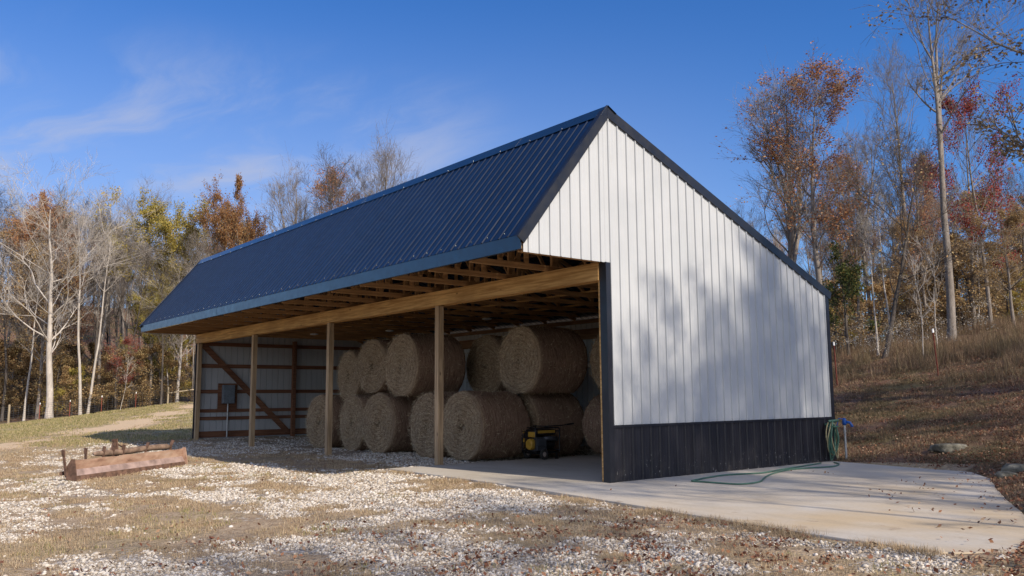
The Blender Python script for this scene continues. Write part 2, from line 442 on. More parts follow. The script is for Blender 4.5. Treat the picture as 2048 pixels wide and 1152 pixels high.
def _ground():
    k = NT('ground')
    o = k.obj()
    def att(nm): return k.n('Attribute', attribute_name=nm).outputs['Fac']
    g, gr, pa, hi = att('gravel'), att('green'), att('path'), att('hill')
    f = k.noise(o, 9, 6, .7)[0]; f2 = k.noise(o, 45, 4, .7)[0]; big = k.noise(o, .45, 5, .6)[0]
    # soil and matted dry grass
    c = k.ramp(k.math('ADD', k.math('MULTIPLY', f, .5), k.math('MULTIPLY', f2, .5)),
               [(.36, (.18, .125, .08)), (.5, (.34, .255, .17)), (.62, (.48, .38, .27))])
    clay = k.rng(k.noise(o, .9, 4)[0], .62, .70, 0, .6)
    c = k.mix(clay, c, (.40, .25, .12))
    grc = k.ramp(f, [(.35, (.18, .18, .06)), (.5, (.34, .29, .13)), (.65, (.50, .39, .22))])
    c = k.mix(k.math('MULTIPLY', gr, k.rng(k.noise(o, .8, 5, .65)[0], .38, .58)), c, grc)
    hc = k.ramp(k.math('ADD', k.math('MULTIPLY', f, .5), k.math('MULTIPLY', f2, .5)),
                [(.36, (.08, .045, .03)), (.5, (.16, .095, .065)), (.62, (.27, .17, .115))])
    hc = k.mix(k.rng(k.noise(o, .55, 5, .65)[0], .47, .60, 0, .7), hc, (.13, .12, .055))
    hc = k.mix(k.rng(k.noise(o, 1.9, 4, .6)[0], .54, .66, 0, .7), hc, (.07, .045, .03))
    c = k.mix(hi, c, hc)
    vo = k.n('TexVoronoi', {'Vector': o, 'Scale': 26.})
    sc = k.ramp(k.n('SeparateXYZ', {0: vo.outputs['Color']}).outputs[0], [(0, (.26, .21, .155)), (.5, (.45, .40, .34)), (1, (.60, .565, .52))])
    sc = k.mix(k.rng(vo.outputs['Distance'], .35, .75, 0, .75), sc, (.16, .125, .09))
    gm = k.rng(k.math('ADD', g, k.math('MULTIPLY', k.math('SUBTRACT', f, .5), 1.3)), .42, .58)
    c = k.mix(gm, c, sc)
    pm = k.rng(k.math('ADD', pa, k.math('MULTIPLY', k.math('SUBTRACT', k.noise(o, 1.6, 6, .7)[0], .5), 1.6)), .42, .6)
    c = k.mix(pm, c, k.mix(f, (.50, .36, .22), (.68, .53, .36)))
    k.P(Base_Color=c, Roughness=.95, Specular_IOR_Level=.12)
    k.bump(k.math('ADD', f, k.math('MULTIPLY', vo.outputs['Distance'], -.6)), .7, .04)
    return k.mat
GROUND = _ground()

# ------------------------------------------------------------------ terrain
def vnoise(x, y, seed=0):
    x = np.asarray(x, float); y = np.asarray(y, float)
    xi = np.floor(x).astype(np.int64); yi = np.floor(y).astype(np.int64); fx = x - xi; fy = y - yi
    def h(a, b):
        n = (a * 374761393 + b * 668265263 + seed * 974711) & 0x7fffffff
        n = ((n ^ (n >> 13)) * 1274126177) & 0x7fffffff
        return ((n ^ (n >> 16)) & 0xffff) / 65535.
    sx = fx * fx * (3 - 2 * fx); sy = fy * fy * (3 - 2 * fy)
    a = h(xi, yi) * (1 - sx) + h(xi + 1, yi) * sx; b = h(xi, yi + 1) * (1 - sx) + h(xi + 1, yi + 1) * sx
    return a * (1 - sy) + b * sy
def fbm(x, y, seed=0, o=4):
    t = 0; a = .5; n = 0
    for i in range(o):
        t = t + a * vnoise(x * 2 ** i + 7.3 * i, y * 2 ** i - 3.1 * i, seed + i); n += a; a *= .5
    return t / n
CT = [(-57.4, -.23, -.23), (-57.9, 2.3, .04), (-57.1, 6.4, .54), (-57.6, 12.1, 1.22), (-22.2, -4.75, -.10), (-36.2, 5.1, .41),
      (-46, -2, -.12), (-30, -1, .0), (-40, -8, -.5), (-58, -10, -.8), (-75, 0, -.1), (-75, 20, 1.8), (-75, -20, -1.2),
      (-1.97, 16.27, 1.93), (-5.08, 15.83, 1.70), (-4.42, 23.1, 3.21), (-4.3, 29.5, 4.47), (-6.85, 21.7, 3.0), (4.37, 4.87, .31),
      (2.07, 7.61, .40), (5.61, 1.62, .09), (1.06, 14.2, 1.5), (-1.3, 9.8, .52), (3, 20, 3.3), (10, 12, 2.5), (8, 3, .55), (14, 5, 1.6), (25, 5, 3.2),
      (12, -4, .35), (25, -8, 1.2), (8.2, -.8, .12), (-10, 9.5, .1), (-10, 16, 1.2), (-20, 16, 1.2), (-22, 8, .15), (-14, 26, 2.8),
      (0, -3, -.05), (-5, -3, -.09), (-8, -2.5, -.12), (-12, -3, -.14), (-16, -3, -.10), (-10, -7, -.18), (5, -4, -.03), (10, -10, -.02), (0, -9, -.12), (10, -20, 0),
      (-20.4, 0, 0), (-20.4, 7, .03), (-15, 4, -.02), (-8, 4, -.03), (-10.2, 0, -.045), (-5, 0, -.03), (0, 7.4, .0), (-5, 7.6, .02), (0, 0, -.05), (3, -1, -.045),
      (-4, 45, 5.5), (10, 40, 6.5), (20, 25, 5.5), (-20, 45, 4.6), (-30, 60, 5), (0, 80, 7), (-60, 60, 4), (-86, 0, 4.), (-86, 25, 5.5), (-110, 0, 12), (-110, 25, 13), (-110, -30, 10), (-110, 60, 13), (-150, 10, 17), (-40, 25, 1.7),
      (150, 0, 8), (100, 120, 9), (-200, -150, -2), (-200, 150, 5), (50, -150, 0), (150, -150, 3), (0, 200, 9), (-20, -40, -.8)]
CTa = np.array(CT)
def _phi(r): return np.sqrt(r * r + 1.5 ** 2)
_A = _phi(np.hypot(CTa[:, None, 0] - CTa[None, :, 0], CTa[:, None, 1] - CTa[None, :, 1]))
_A[np.diag_indices(len(CT))] -= .25
_w = np.linalg.solve(_A, CTa[:, 2] - CTa[:, 2].mean())
SLAB = [(-5.0, 0.30), (-5.0, -1.22), (-1.3, -1.36), (1.2, -1.62), (3.32, -1.92), (4.86, -2.10), (6.3, -2.16), (6.75, -1.70), (6.35, .0), (5.45, 1.7), (4.6, 3.4), (3.8, 5.1), (3.1, 6.1), (1.6, 6.33), (.35, 6.62), (.0, 6.70), (-5.0, 6.7)]
def inside(x, y, P):
    r = np.zeros(np.shape(x), bool); n = len(P)
    for i in range(n):
        x1, y1 = P[i]; x2, y2 = P[(i + 1) % n]
        if y1 == y2: continue
        c = ((y1 > y) != (y2 > y)) & (x < (x2 - x1) * (y - y1) / (y2 - y1) + x1); r ^= c
    return r
def H(x, y):
    x = np.atleast_1d(np.asarray(x, float)); y = np.atleast_1d(np.asarray(y, float)); z = np.full(x.shape, CTa[:, 2].mean())
    for (a, b, _), w in zip(CT, _w): z = z + w * _phi(np.hypot(x - a, y - b))
    d = np.hypot(x + 5, y - 2)
    z = z + (fbm(x * .7, y * .7, 3) - .5) * .10 * np.clip((d - 6) / 14, .15, 1) + (fbm(x * 3, y * 3, 9) - .5) * .035
    ins = inside(x, y, SLAB)
    inb = (x < -5) & (x > -20.4) & (y > -.3) & (y < 6.9)
    z = np.where(inb, np.clip(z, -.07, -.0), z)
    z = np.where(ins, np.minimum(z, -.03), z)
    near = inside(x, y, [(-5.3, .2), (-5.3, -1.5), (3.3, -2.25), (6.6, -2.5), (7.1, -1.7), (5.8, 1.8), (4.1, 5.4), (3.2, 6.4), (.2, 6.85), (-5.2, 7)])
    bx = (x > -6) & (x < 10) & (y > -5) & (y < 11) & ~ins & ~inb
    if bx.any():
        d = np.full(x.shape, 9.); xx, yy = x[bx], y[bx]; dm = np.full(xx.shape, 9.)
        for i in range(len(SLAB)):
            a, c = np.array(SLAB[i]), np.array(SLAB[(i + 1) % len(SLAB)]); v = c - a; t = np.clip(((xx - a[0]) * v[0] + (yy - a[1]) * v[1]) / (v @ v), 0, 1)
            dm = np.minimum(dm, np.hypot(xx - a[0] - t * v[0], yy - a[1] - t * v[1]))
        z[bx] = np.clip(z[bx], -.03 - .12 * dm, .0 + .16 * dm + .05 * dm * dm)
    return z
def h1(x, y): return float(H(x, y)[0])
def axis(lo, hi, step, far, g=1.16):
    a = list(np.arange(lo, hi + 1e-6, step)); s = step
    p = a[0]
    while p > -far: s *= g; p -= s; a.insert(0, p)
    s = step; p = a[-1]
    while p < far: s *= g; p += s; a.append(p)
    return np.array(a)
ax = axis(-22, 9.5, .10, 900); ay = axis(-9.5, 9, .10, 900)
GX, GY = np.meshgrid(ax, ay, indexing='ij')
gx, gy = GX.ravel(), GY.ravel()
gz = H(gx, gy)
nx, ny = len(ax), len(ay)
ii = (np.arange(nx - 1)[:, None] * ny + np.arange(ny - 1)[None, :]).ravel()
gf = np.stack([ii, ii + ny, ii + ny + 1, ii + 1], 1)
ground = fast('ground', np.stack([gx, gy, gz], 1), gf, GROUND, smooth=True)
tag(ground, kind='structure')

def sstep(a, b, x):
    t = np.clip((x - a) / (b - a), 0, 1); return t * t * (3 - 2 * t)
def m_gravel(x, y):
    n = fbm(x * .45 + 3, y * .75, 21, 4)
    d = np.abs(y - (-2.6 - .10 * (x + 4)))              # band of stone along the front of the slab and barn
    band = 1 - sstep(1.2, 3.6, d)
    b = .26 + .30 * band - .22 * sstep(-14, -24, x) + (n - .5) * 1.9 + (fbm(x * 1.3, y * 2.0, 23, 3) - .5) * 1.1
    b = b - .16 * sstep(2.5, 5.5, x)
    b = np.where((x < -5) & (x > -20.4) & (y > -.6) & (y < 7), .62 + (n - .5) * 1.2, b)
    b = np.where(y > -1.0 + .0 * x, np.where((x > 0) | (x < -21), 0 * b, b), b)
    b = b * (1 - sstep(-22, -27, x)) * (1 - sstep(7.0, 7.3, y)) * (1 - sstep(6.3, 8.5, x + y * .6 + 1.5))
    return np.clip(b, 0, 1)
def m_hill(x, y):
    return np.clip(sstep(-.4, 1.4, y + 1.1 * (x - 5.2) + .8) * sstep(-24, -14, x + y * .3) * np.where((y > 6.6) | (x > 3), 1, 0) + sstep(-57.5, -60, x), 0, 1)
def m_path(x, y):
    # worn dirt track crossing the left field
    P = [(-60, 20), (-50, 10), (-44, 6.2), (-36, 2.2), (-30, -1.5), (-26, -4), (-22, -6.5)]
    d = np.full(np.shape(x), 99.)
    for (a, b), (c, e) in zip(P[:-1], P[1:]):
        vx, vy = c - a, e - b; t = np.clip(((x - a) * vx + (y - b) * vy) / (vx * vx + vy * vy), 0, 1)
        d = np.minimum(d, np.hypot(x - a - t * vx, y - b - t * vy))
    return np.clip(1.1 - (d + (fbm(x * .5, y * .5, 131, 4) - .5) * 3.2) / 1.9, 0, 1)
def m_green(x, y):
    return np.clip(sstep(-18, -24, x) * 1.1 - .9 * m_path(x, y), 0, 1) * (1 - sstep(8, 13, y)) + .25 * sstep(.52, .6, fbm(x * .5, y * .5, 55))
me = ground.data
for nm, fn in (('gravel', m_gravel), ('hill', m_hill), ('path', m_path), ('green', m_green)):
    a = me.attributes.new(nm, 'FLOAT', 'POINT'); a.data.foreach_set('value', fn(gx, gy).astype(np.float32))

# ------------------------------------------------------------------ concrete slab
b = MB()
P = np.array(SLAB)
edge = []
rs = np.random.RandomState(5)
for i in range(len(P)):
    a, c = P[i], P[(i + 1) % len(P)]; L = np.hypot(*(c - a)); k = max(1, int(L / .25))
    for j in range(k):
        q = a + (c - a) * j / k
        if q[0] > .2 or q[1] < -.5: q = q + rs.uniform(-.012, .012, 2)
        edge.append((q[0], q[1], 0.))
b.prism([(x, y, -.14) for x, y, z in edge], (0, 0, .14))
slab = b.build('concrete_slab', CONC, bevel=.01)
tag(slab, kind='structure')

# ------------------------------------------------------------------ barn
LX = -20.43; WY = 6.81; PK = (.09, 6.33); EV = (-1.83, 3.93); BE = (WY + .06, 3.60)
def zroof(y):
    return EV[1] + (PK[1] - EV[1]) * (y - EV[0]) / (PK[0] - EV[0]) if y < PK[0] else PK[1] + (BE[1] - PK[1]) * (y - PK[0]) / (BE[0] - PK[0])
barn = empty('barn', (-10.2, 3.4, 0)); tag(barn, 'white metal pole barn with a dark steel roof and open front full of hay bales', 'barn')
barn.location = (0, 0, 0)
pv = .02   # sheet stands this far under roof line
# roof sheets
def off(a, c, t, o):
    d = np.array([c[0] - a[0], c[1] - a[1]]); L = np.hypot(*d); d /= L; n = np.array([-d[1], d[0]])
    if n[1] < 0: n = -n
    return np.array(a) + d * t + n * o
def slope_fn(a, c):
    d = np.array([c[0] - a[0], c[1] - a[1]]); L = np.hypot(*d); d /= L; n = np.array([-d[1], d[0]])
    if n[1] < 0: n = -n
    def fn(s, t, o):
        q = np.array(a) + d * t * L + n * (o + .03)
        return (s, q[0], q[1])
    return fn
b = MB(); b.ribs(LX - .16, .03, lambda s: -.012, lambda s: 1., slope_fn(EV, PK), phase=-.06, hgt=.015, minor=False, lap=4, wb=.022, wt=.009)
for i, x in enumerate(np.arange(-.06, LX, -.227)):
    if i % 4 == 0:
        q = off(PK, EV, .165, .058); b.box((x - .004, q[0] - .004, q[1] - .006), (x + .004, q[0] + .004, q[1] + .003), 1)
    for t in (.08,):
        if i % 2: continue
        q = off(EV, PK, t, .034); b.box((x + .05, q[0] - .004, q[1] - .004), (x + .058, q[0] + .004, q[1] + .004), 1)
b.build('front_roof', [ROOF, GALV], barn)
b = MB(); b.ribs(LX - .16, .03, lambda s: 0., lambda s: 1.01, slope_fn(PK, BE), phase=-.06)
b.build('rear_roof', ROOF, barn)
# ridge cap
def strip(bm, x0, x1, pts, th=.004, m=0):
    p = [(x0, q[0], q[1]) for q in pts] + [(x0, q[0], q[1] - th) for q in pts[::-1]]
    bm.prism(p, (x1 - x0, 0, 0), m)
b = MB()
f1 = off(PK, EV, .20, .052); f2 = (PK[0], PK[1] + .085); f3 = off(PK, BE, .20, .052)
xs = np.arange(LX - .18, .06, 3.05)
for i, x0 in enumerate(xs):
    x1 = min(x0 + 3.07, .075); dz = .003 * (i % 2)
    strip(b, x0, x1, [(f1[0], f1[1] + dz), (f2[0], f2[1] + dz), (f3[0], f3[1] + dz)])
b.build('ridge_cap', FASC, barn)
# fascia
b = MB()
x0 = LX - .17
while x0 < 0.0:
    x1 = min(x0 + 3.66, .02); b.box((x0, -1.865 - .002 * (int(abs(x0) * 10) % 2), 3.70), (x1 - .002, -1.84, 3.925)); x0 += 3.66
b.box((LX - .17, -1.864, 3.694), (.018, -1.80, 3.699))
b.build('fascia', FASC, barn)
b = MB(); b.box((LX - .1, -1.838, 3.705), (-.02, -1.80, 3.89)); b.build('subfascia', PINE, barn)
# rake trims, near and far gable
for xa, xb in ((.022, .05), (LX - .19, LX - .162)):
    for (a, c, e0, e1) in ((PK, EV, 0, .10), (PK, BE, 0, .08)):
        d = np.array([c[0] - a[0], c[1] - a[1]]); L = np.hypot(*d)
        b = MB(); o1 = off(a, c, 0, .058); o2 = off(a, c, L + e1, .058); o3 = off(a, c, L + e1, -.105); o4 = off(a, c, .0, -.105)
        if c is EV: o1 = np.array((PK[0], PK[1] + .095)); o4 = np.array((PK[0], PK[1] - .16))
        else: o1 = np.array((PK[0] + .002, PK[1] + .070)); o4 = np.array((PK[0] + .002, PK[1] - .125))
        b.prism([(xa, *o1), (xa, *o2), (xa, *o3), (xa, *o4)], (xb - xa, 0, 0))
        # top flange lying on the roof
        i1 = off(a, c, .05, .056); i2 = off(a, c, L + e1 - .01, .056); u1 = off(a, c, .05, .060); u2 = off(a, c, L + e1 - .01, .060)
        sgn = -1 if xa > 0 else 1
        xf = xa - .09 if xa > 0 else xb
        b.prism([(xf, *i1), (xf, *i2), (xf, *u2), (xf, *u1)], (.09, 0, 0))
        b.build('rake_trim', TRIM, barn)
# near gable: white ribbed sheets
def gable(x, sg, name, mat, par, screws=True, zb=.915):
    b = MB()
    fn = lambda s, t, o: (x + sg * o, s, t)
    zt = lambda s: zroof(s) + .01
    b.ribs(-1.80, -.001, lambda s: 3.655, zt, fn, phase=-.11, hgt=.025, wb=.016, wt=.009)
    b.ribs(.001, PK[0], lambda s: zb, zt, fn, phase=-.11, hgt=.025, wb=.016, wt=.009)
    b.ribs(PK[0], WY - .01, lambda s: zb, zt, fn, phase=-.11, hgt=.025, wb=.016, wt=.009)
    if screws:
        for y in np.arange(-1.75, WY, .227):
            hs_ = (3.70,) if y < 0 else (.97, 1.62, 2.35, 3.05, 3.72, 4.4, 5.1)
            for z in hs_:
                yy = y + .045
                if z < zroof(yy) - .15: b.box((x + .002, yy - .007, z - .008), (x + .009, yy + .007, z + .006), 1)
    return b.build(name, [mat, STEELBOX], par)
gable(.012, 1, 'gable_wall', WHITE, barn)
gable(LX - .012, -1, 'gable_wall', WHITE, barn, False, 0.02)
# bottom closure of the hanging part of the gable, framing behind it
b = MB(); b.box((-.055, -1.79, 3.66), (-.018, -.15, 3.745)); 
b.bar((-.075, -1.62, 3.72), (-.075, -.4, 5.4), .038, .09, 0, (1, 0, 0)); b.bar((-.07, -.95, 3.75), (-.07, -.95, 4.85), .09, .038)
b.build('gable_frame', PINEY, barn)
# wainscot
b = MB(); b.ribs(.001, WY - .01, lambda s: 0.004, lambda s: .895, lambda s, t, o: (.016 + o, s, t), phase=-.11, m=0)
for y in np.arange(.1, WY, .227):
    for z in (.10, .80): b.box((.018, y - .005, z), (.026, y + .005, z + .01), 1)
b.build('wainscot', [WAINS, STEELBOX], barn)
b = MB(); b.box((.014, .0, .885), (.045, WY - .04, .93)); b.build('wainscot_trim', TRIM, barn)
# corner trims
b = MB(); b.box((.016, -.004, .003), (.044, .085, 3.655)); b.box((-.115, -.022, .003), (.044, -.005, 3.66)); b.build('corner_trim', TRIM, barn)
b = MB(); b.box((.014, WY - .10, .004), (.042, WY + .012, 3.60)); b.box((-.10, WY + .013, .004), (.042, WY + .03, 3.60)); b.build('corner_trim', TRIM, barn)
b = MB(); b.box((LX - .045, -.03, .0), (LX + .004, .06, 3.66)); b.build('corner_trim', TRIM, barn)
# side walls: rear, and inner studs
b = MB(); b.ribs(LX, -.02, lambda s: -.06, lambda s: 3.61, lambda s, t, o: (s, WY + o, t), phase=-.06); b.build('rear_wall', WHITE, barn)
b = MB(); b.box((LX, WY - .04, 3.02), (-.2, WY - .002, 3.32)); b.box((LX, WY - .09, 3.48), (-.2, WY - .003, 3.585)); b.build('rear_header', GIRTX, barn)
# interior posts
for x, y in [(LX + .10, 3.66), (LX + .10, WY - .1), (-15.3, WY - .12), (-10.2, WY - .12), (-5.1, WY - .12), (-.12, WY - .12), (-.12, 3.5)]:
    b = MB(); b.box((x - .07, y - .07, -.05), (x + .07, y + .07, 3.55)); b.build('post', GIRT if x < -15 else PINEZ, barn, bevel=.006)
# front posts
for k_, x in enumerate((0, -5.11, -10.22, -15.32, LX)):
    if k_ == 0: b = MB(); b.box((-.195, .02, .002), (-.118, .16, 3.40)); b.build('post', PINE, barn, bevel=.006); continue
    xx = x if k_ < 4 else x + .11
    zb = h1(xx, .0) - .06
    b = MB(); b.box((xx - .07, .0, zb), (xx + .07, .14, 3.36)); b.build('post', PINEZ, barn, bevel=.006)
# header: two plies, butt joints over the posts
b = MB()
for (x0, x1) in ((LX + .02, -15.32), (-15.32, -10.22), (-10.22, -5.11), (-5.11, -.12)):
    b.box((x0 + .003, -.045, 3.362), (x1 - .003, -.004, 3.668))
    b.box((x0 + .003, .145, 3.362), (x1 - .003, .183, 3.668))
b.build('header', PINE, barn)
# trusses
tr0 = None
zc = 3.72
for k_ in range(17):
    x = -.17 - k_ * 1.277 + .03
    if x < LX + .05: x = LX + .08
    if tr0 is None:
        b = MB(); w = .04
        def seg(y0, z0, y1, z1, h=.09): b.bar((0, y0, z0), (0, y1, z1), w, h, 0, (1, 0, 0)) if False else b.bar((0, y0, z0), (0, y1, z1), w, h)
        seg(-1.78, zc, WY - .05, zc, .10)
        e1 = off(EV, PK, .1, -.09); p1 = (PK[0] - .03, PK[1] - .17); e2 = off(BE, PK, .15, -.09)
        seg(e1[0], e1[1], p1[0], p1[1]); seg(p1[0] + .05, p1[1], e2[0] - .1, e2[1] + .02)
        for y in (-1.15, -.55, .09, 1.2, 2.4, 3.6, 4.8, 5.7):
            seg(y, zc + .051, y, zroof(y) - .17, .085) if zroof(y) - .17 > zc + .2 else None
        for (ya, yb) in ((-1.15, -.55), (.09, 1.2), (2.4, 1.2), (2.4, 3.6), (4.8, 3.6)):
            seg(ya, zc + .08, yb, zroof(yb) - .22, .08)
        tr0 = b.build('roof_truss', PINEY, barn); tr0.location = (x, 0, 0)
    else:
        o = tr0.copy(); C.objects.link(o); o.parent = barn; o.location = (x, 0, 0)
# purlins & lateral braces
pu = None
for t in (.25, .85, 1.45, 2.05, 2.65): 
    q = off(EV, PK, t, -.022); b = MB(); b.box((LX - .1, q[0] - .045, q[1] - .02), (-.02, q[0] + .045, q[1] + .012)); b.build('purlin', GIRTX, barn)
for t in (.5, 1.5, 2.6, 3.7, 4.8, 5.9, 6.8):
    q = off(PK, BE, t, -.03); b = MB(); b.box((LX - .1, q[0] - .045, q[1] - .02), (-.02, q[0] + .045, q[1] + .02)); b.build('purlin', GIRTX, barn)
b = MB()
for y in (1.6, 3.4, 5.2): b.box((LX + .2, y - .045, zc + .052), (-.3, y + .045, zc + .09))
b.bar((-.3, 1.2, zc + .12), (-5.0, 5.8, zc + .12), .09, .035); b.bar((-15.4, 5.8, zc + .12), (-20, 1.2, zc + .12), .09, .035)
b.build('lateral_brace', PINE, barn)
# far gable: girts, diagonal, bottom board
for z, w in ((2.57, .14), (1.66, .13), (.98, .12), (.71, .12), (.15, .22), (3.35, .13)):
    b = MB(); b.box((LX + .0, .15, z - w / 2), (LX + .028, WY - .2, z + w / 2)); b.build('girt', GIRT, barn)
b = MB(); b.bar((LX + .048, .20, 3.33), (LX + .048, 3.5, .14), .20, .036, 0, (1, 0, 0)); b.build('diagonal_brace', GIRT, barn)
for y0 in (.1, ):
    b = MB()
    for z in (1.0, 1.9, 2.75): b.box((-.028, .2, z - .06), (-.002, WY - .2, z + .06))
    b.build('girt', GIRT, barn)
# breaker box
eb = MB(); eb.box((LX + .03, .80, 1.02), (LX + .06, 1.50, 1.95)); eb.build('backing_board', GIRT, barn)
bb = MB(); bb.box((LX + .061, .93, 1.23), (LX + .22, 1.36, 1.89)); box_ = bb.build('breaker_box', STEELBOX, barn, bevel=.012)
bb = MB(); bb.box((LX + .221, .96, 1.27), (LX + .23, 1.33, 1.85)); bb.box((LX + .2305, 1.29, 1.52), (LX + .24, 1.31, 1.58)); bb.build('door', STEELBOX, box_)
bb = MB(); bb.tube([(LX + .13, 1.14, 1.23), (LX + .13, 1.14, .05)], .028, 8); bb.disc((LX + .13, 1.14, .80), (LX + .13, 1.14, .86), .04, 10); bb.build('conduit', GALV, barn)
# ceiling lamps
for x, y in ((-9.4, 4.6), (-14.7, 4.5), (-4.4, 4.6), (-17.5, 3.1)):
    b = MB(); b.tube([(x, y, zc - .05), (x, y, zc - .075), (x, y, zc - .10), (x, y, zc - .115)], [.08, .15, .13, .05], 20); b.build('ceiling_lamp', LAMPW, barn, smooth=True)

# ------------------------------------------------------------------ hay bales
def bale_mesh(seed, r=.79, L=1.5):
    g = np.random.RandomState(seed)
    nu, nr, nl = 72, 9, 12
    prof = [(0., 0.)]
    for i in range(1, nr): prof.append((r * .93 * i / (nr - 1), 0.))
    prof += [(r * .975, .03), (r * .995, .08)]
    for i in range(1, nl): prof.append((r, .08 + (L - .16) * i / nl))
    prof += [(r * .995, L - .08), (r * .975, L - .03)]
    for i in range(nr - 1, -1, -1): prof.append((r * .93 * i / (nr - 1), L))
    V = []; A = np.arange(nu) * 2 * np.pi / nu
    for j, (q, y) in enumerate(prof):
        for a in A:
            n = fbm(np.array([a * 1.6 + 20]), np.array([y * 2.2 + seed * 3]), seed, 4)[0] - .5
            n2 = fbm(np.array([a * 9 + 20]), np.array([y * 9 + q * 8 + seed * 3]), seed + 5, 3)[0] - .5
            rr = q * (1 + .11 * n + .06 * n2)
            yy = y
            if y in (0., L): 
                dome = .06 * (1 - (q / r) ** 2) - .05 * math.exp(-(q / .12) ** 2)
                yy = y - (1 if y == 0 else -1) * (dome - .05 + .10 * n2 + .08 * n)
            x, z = rr * math.cos(a), rr * math.sin(a)
            if z < -r * .93: z = -r * .93
            V.append((x, yy, z))
    V = np.array(V); V[:, 2] += .05 * 0
    Fc = [(j * nu + i, (j + 1) * nu + i, (j + 1) * nu + (i + 1) % nu, j * nu + (i + 1) % nu) for j in range(len(prof) - 1) for i in range(nu)]
    # loose straws
    k = 4200; a = g.uniform(0, 2 * np.pi, k); face = g.rand(k) < .42
    y = np.where(face, 0., g.uniform(.02, L - .02, k)); q = np.where(face, r * np.sqrt(g.rand(k)) * .97, r * 1.0)
    c = np.stack([q * np.cos(a), np.where(face, -.03, y), np.maximum(q * np.sin(a), -r * .93)], 1)
    tang = np.stack([-np.sin(a), np.zeros(k), np.cos(a)], 1); nrm = np.where(face[:, None], [[0, -1., 0]], np.stack([np.cos(a), 0 * a, np.sin(a)], 1))
    d = tang * g.uniform(-1, 1, (k, 1)) + nrm * g.uniform(.05, .7, (k, 1)) + g.normal(0, .45, (k, 3)); d /= np.linalg.norm(d, axis=1)[:, None]
    ln = g.uniform(.03, .10, (k, 1)); s = np.cross(d, nrm); s /= np.linalg.norm(s, axis=1)[:, None] + 1e-6; s *= .005
    SV = np.stack([c - s, c + s, c + d * ln], 1).reshape(-1, 3)
    n0 = len(V); SF = [(n0 + 3 * i, n0 + 3 * i + 1, n0 + 3 * i + 2) for i in range(k)]
    me = bpy.data.meshes.new('hay_bale'); me.from_pydata(np.vstack([V, SV]).tolist(), [], Fc + SF)
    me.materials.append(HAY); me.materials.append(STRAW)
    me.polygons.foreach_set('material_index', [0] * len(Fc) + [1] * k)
    me.polygons.foreach_set('use_smooth', [True] * len(Fc) + [False] * k)
    return me
BM = [bale_mesh(s, r, L) for s, r, L in ((1, .79, 1.45), (2, .81, 1.5), (3, .75, 1.4), (4, .79, 1.5))]
BL = [  # x, y(front face), z, mesh, yaw, label
    (-5.78, 1.10, .745, 0, 2, 'hay bale on the slab just right of the middle front post, behind the generator'),
    (-7.38, 1.20, .72, 1, -2, 'hay bale on the floor half hidden behind the middle front post'),
    (-9.62, 1.15, .73, 0, 3, 'floor hay bale with a dark swirled centre, between the second and middle front posts'),
    (-11.25, 1.25, .70, 3, -3, 'hay bale on the floor just right of the second post from the left'),
    (-13.15, 1.20, .70, 0, 2, 'leftmost hay bale on the floor, standing apart behind a post near the far wall'),
    (-12.05, 1.55, 2.02, 2, -4, 'smallest upper hay bale, leftmost of the top tier'),
    (-10.25, 1.30, 2.24, 2, 3, 'top tier hay bale with a dark hole in its face, second from the left'),
    (-8.35, 1.05, 2.20, 1, -1, 'largest top tier hay bale, pale round face leaning out over the bottom row'),
    (-7.55, 3.10, 2.20, 0, 2, 'shadowed top tier hay bale set back between the two big pale faced ones'),
    (-5.25, 2.35, 2.24, 1, -2, 'rightmost pale faced top tier hay bale, above the generator'),
    (-3.35, 3.60, 2.20, 3, 3, 'dark top tier hay bale at the far right behind the corner post'),
    (-5.75, 2.72, .74, 3, -3, 'hay bale on the floor directly behind the one nearest the generator'),
    (-2.95, 4.2, .745, 2, 87, 'hay bale on the slab behind the generator handle'),
    (-1.15, 4.3, .745, 0, 92, 'rightmost hay bale on the slab, beside the gable wall'),
    (-7.35, 2.90, .73, 2, 2, 'floor hay bale in the second row, behind the one at the middle post'),
    (-9.0, 2.90, .73, 0, 4, 'floor hay bale in the dark second row under the largest upper bale'),
    (-11.0, 2.95, .72, 1, 1, 'floor hay bale in the second row behind the second post from the left'),
]
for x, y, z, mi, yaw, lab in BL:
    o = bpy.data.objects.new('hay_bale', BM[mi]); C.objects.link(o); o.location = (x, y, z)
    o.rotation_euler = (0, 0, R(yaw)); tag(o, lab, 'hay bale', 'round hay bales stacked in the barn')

# ------------------------------------------------------------------ generator
gn = empty('portable_generator', (-4.83, 2.62, 0)); tag(gn, 'black and yellow portable generator on wheels parked on the slab by the hay', 'generator')
b = MB()
X0, X1, Y0, Y1, Z0, Z1 = -.235, .235, -.30, .42, .14, .70
def rr_loop(x):
    pts = []; rc = .06
    for cy, cz, a0 in ((Y1 - rc, Z1 - rc, 0), (Y0 + rc, Z1 - rc, 90), (Y0 + rc, Z0 + rc, 180), (Y1 - rc, Z0 + rc, 270)):
        for a in np.linspace(a0, a0 + 90, 5): pts.append((x, cy + rc * math.cos(R(a)), cz + rc * math.sin(R(a))))
    return pts
for x in (X0, X1): b.tube(rr_loop(x), .015, 8, closed=True)
for y, z in ((Y0, .62), (Y1, .62), (Y0, .20), (Y1, .20), (Y0 + .2, Z0), (Y1 - .2, Z0), (Y0 + .12, Z1), (Y1 - .12, Z1)): b.tube([(X0, y, z), (X1, y, z)], .013, 8)
b.build('frame', BLACKP, gn, smooth=True)
b = MB(); b.box((X0 + .03, Y0 + .06, .54), (X1 - .03, Y1 - .08, .665)); b.build('fuel_tank', BLACKP, gn, bevel=.03)
b = MB(); b.box((X1 - .029, Y0 + .09, .585), (X1 - .020, Y1 - .12, .645)); b.build('tank_decal', YELP, gn)
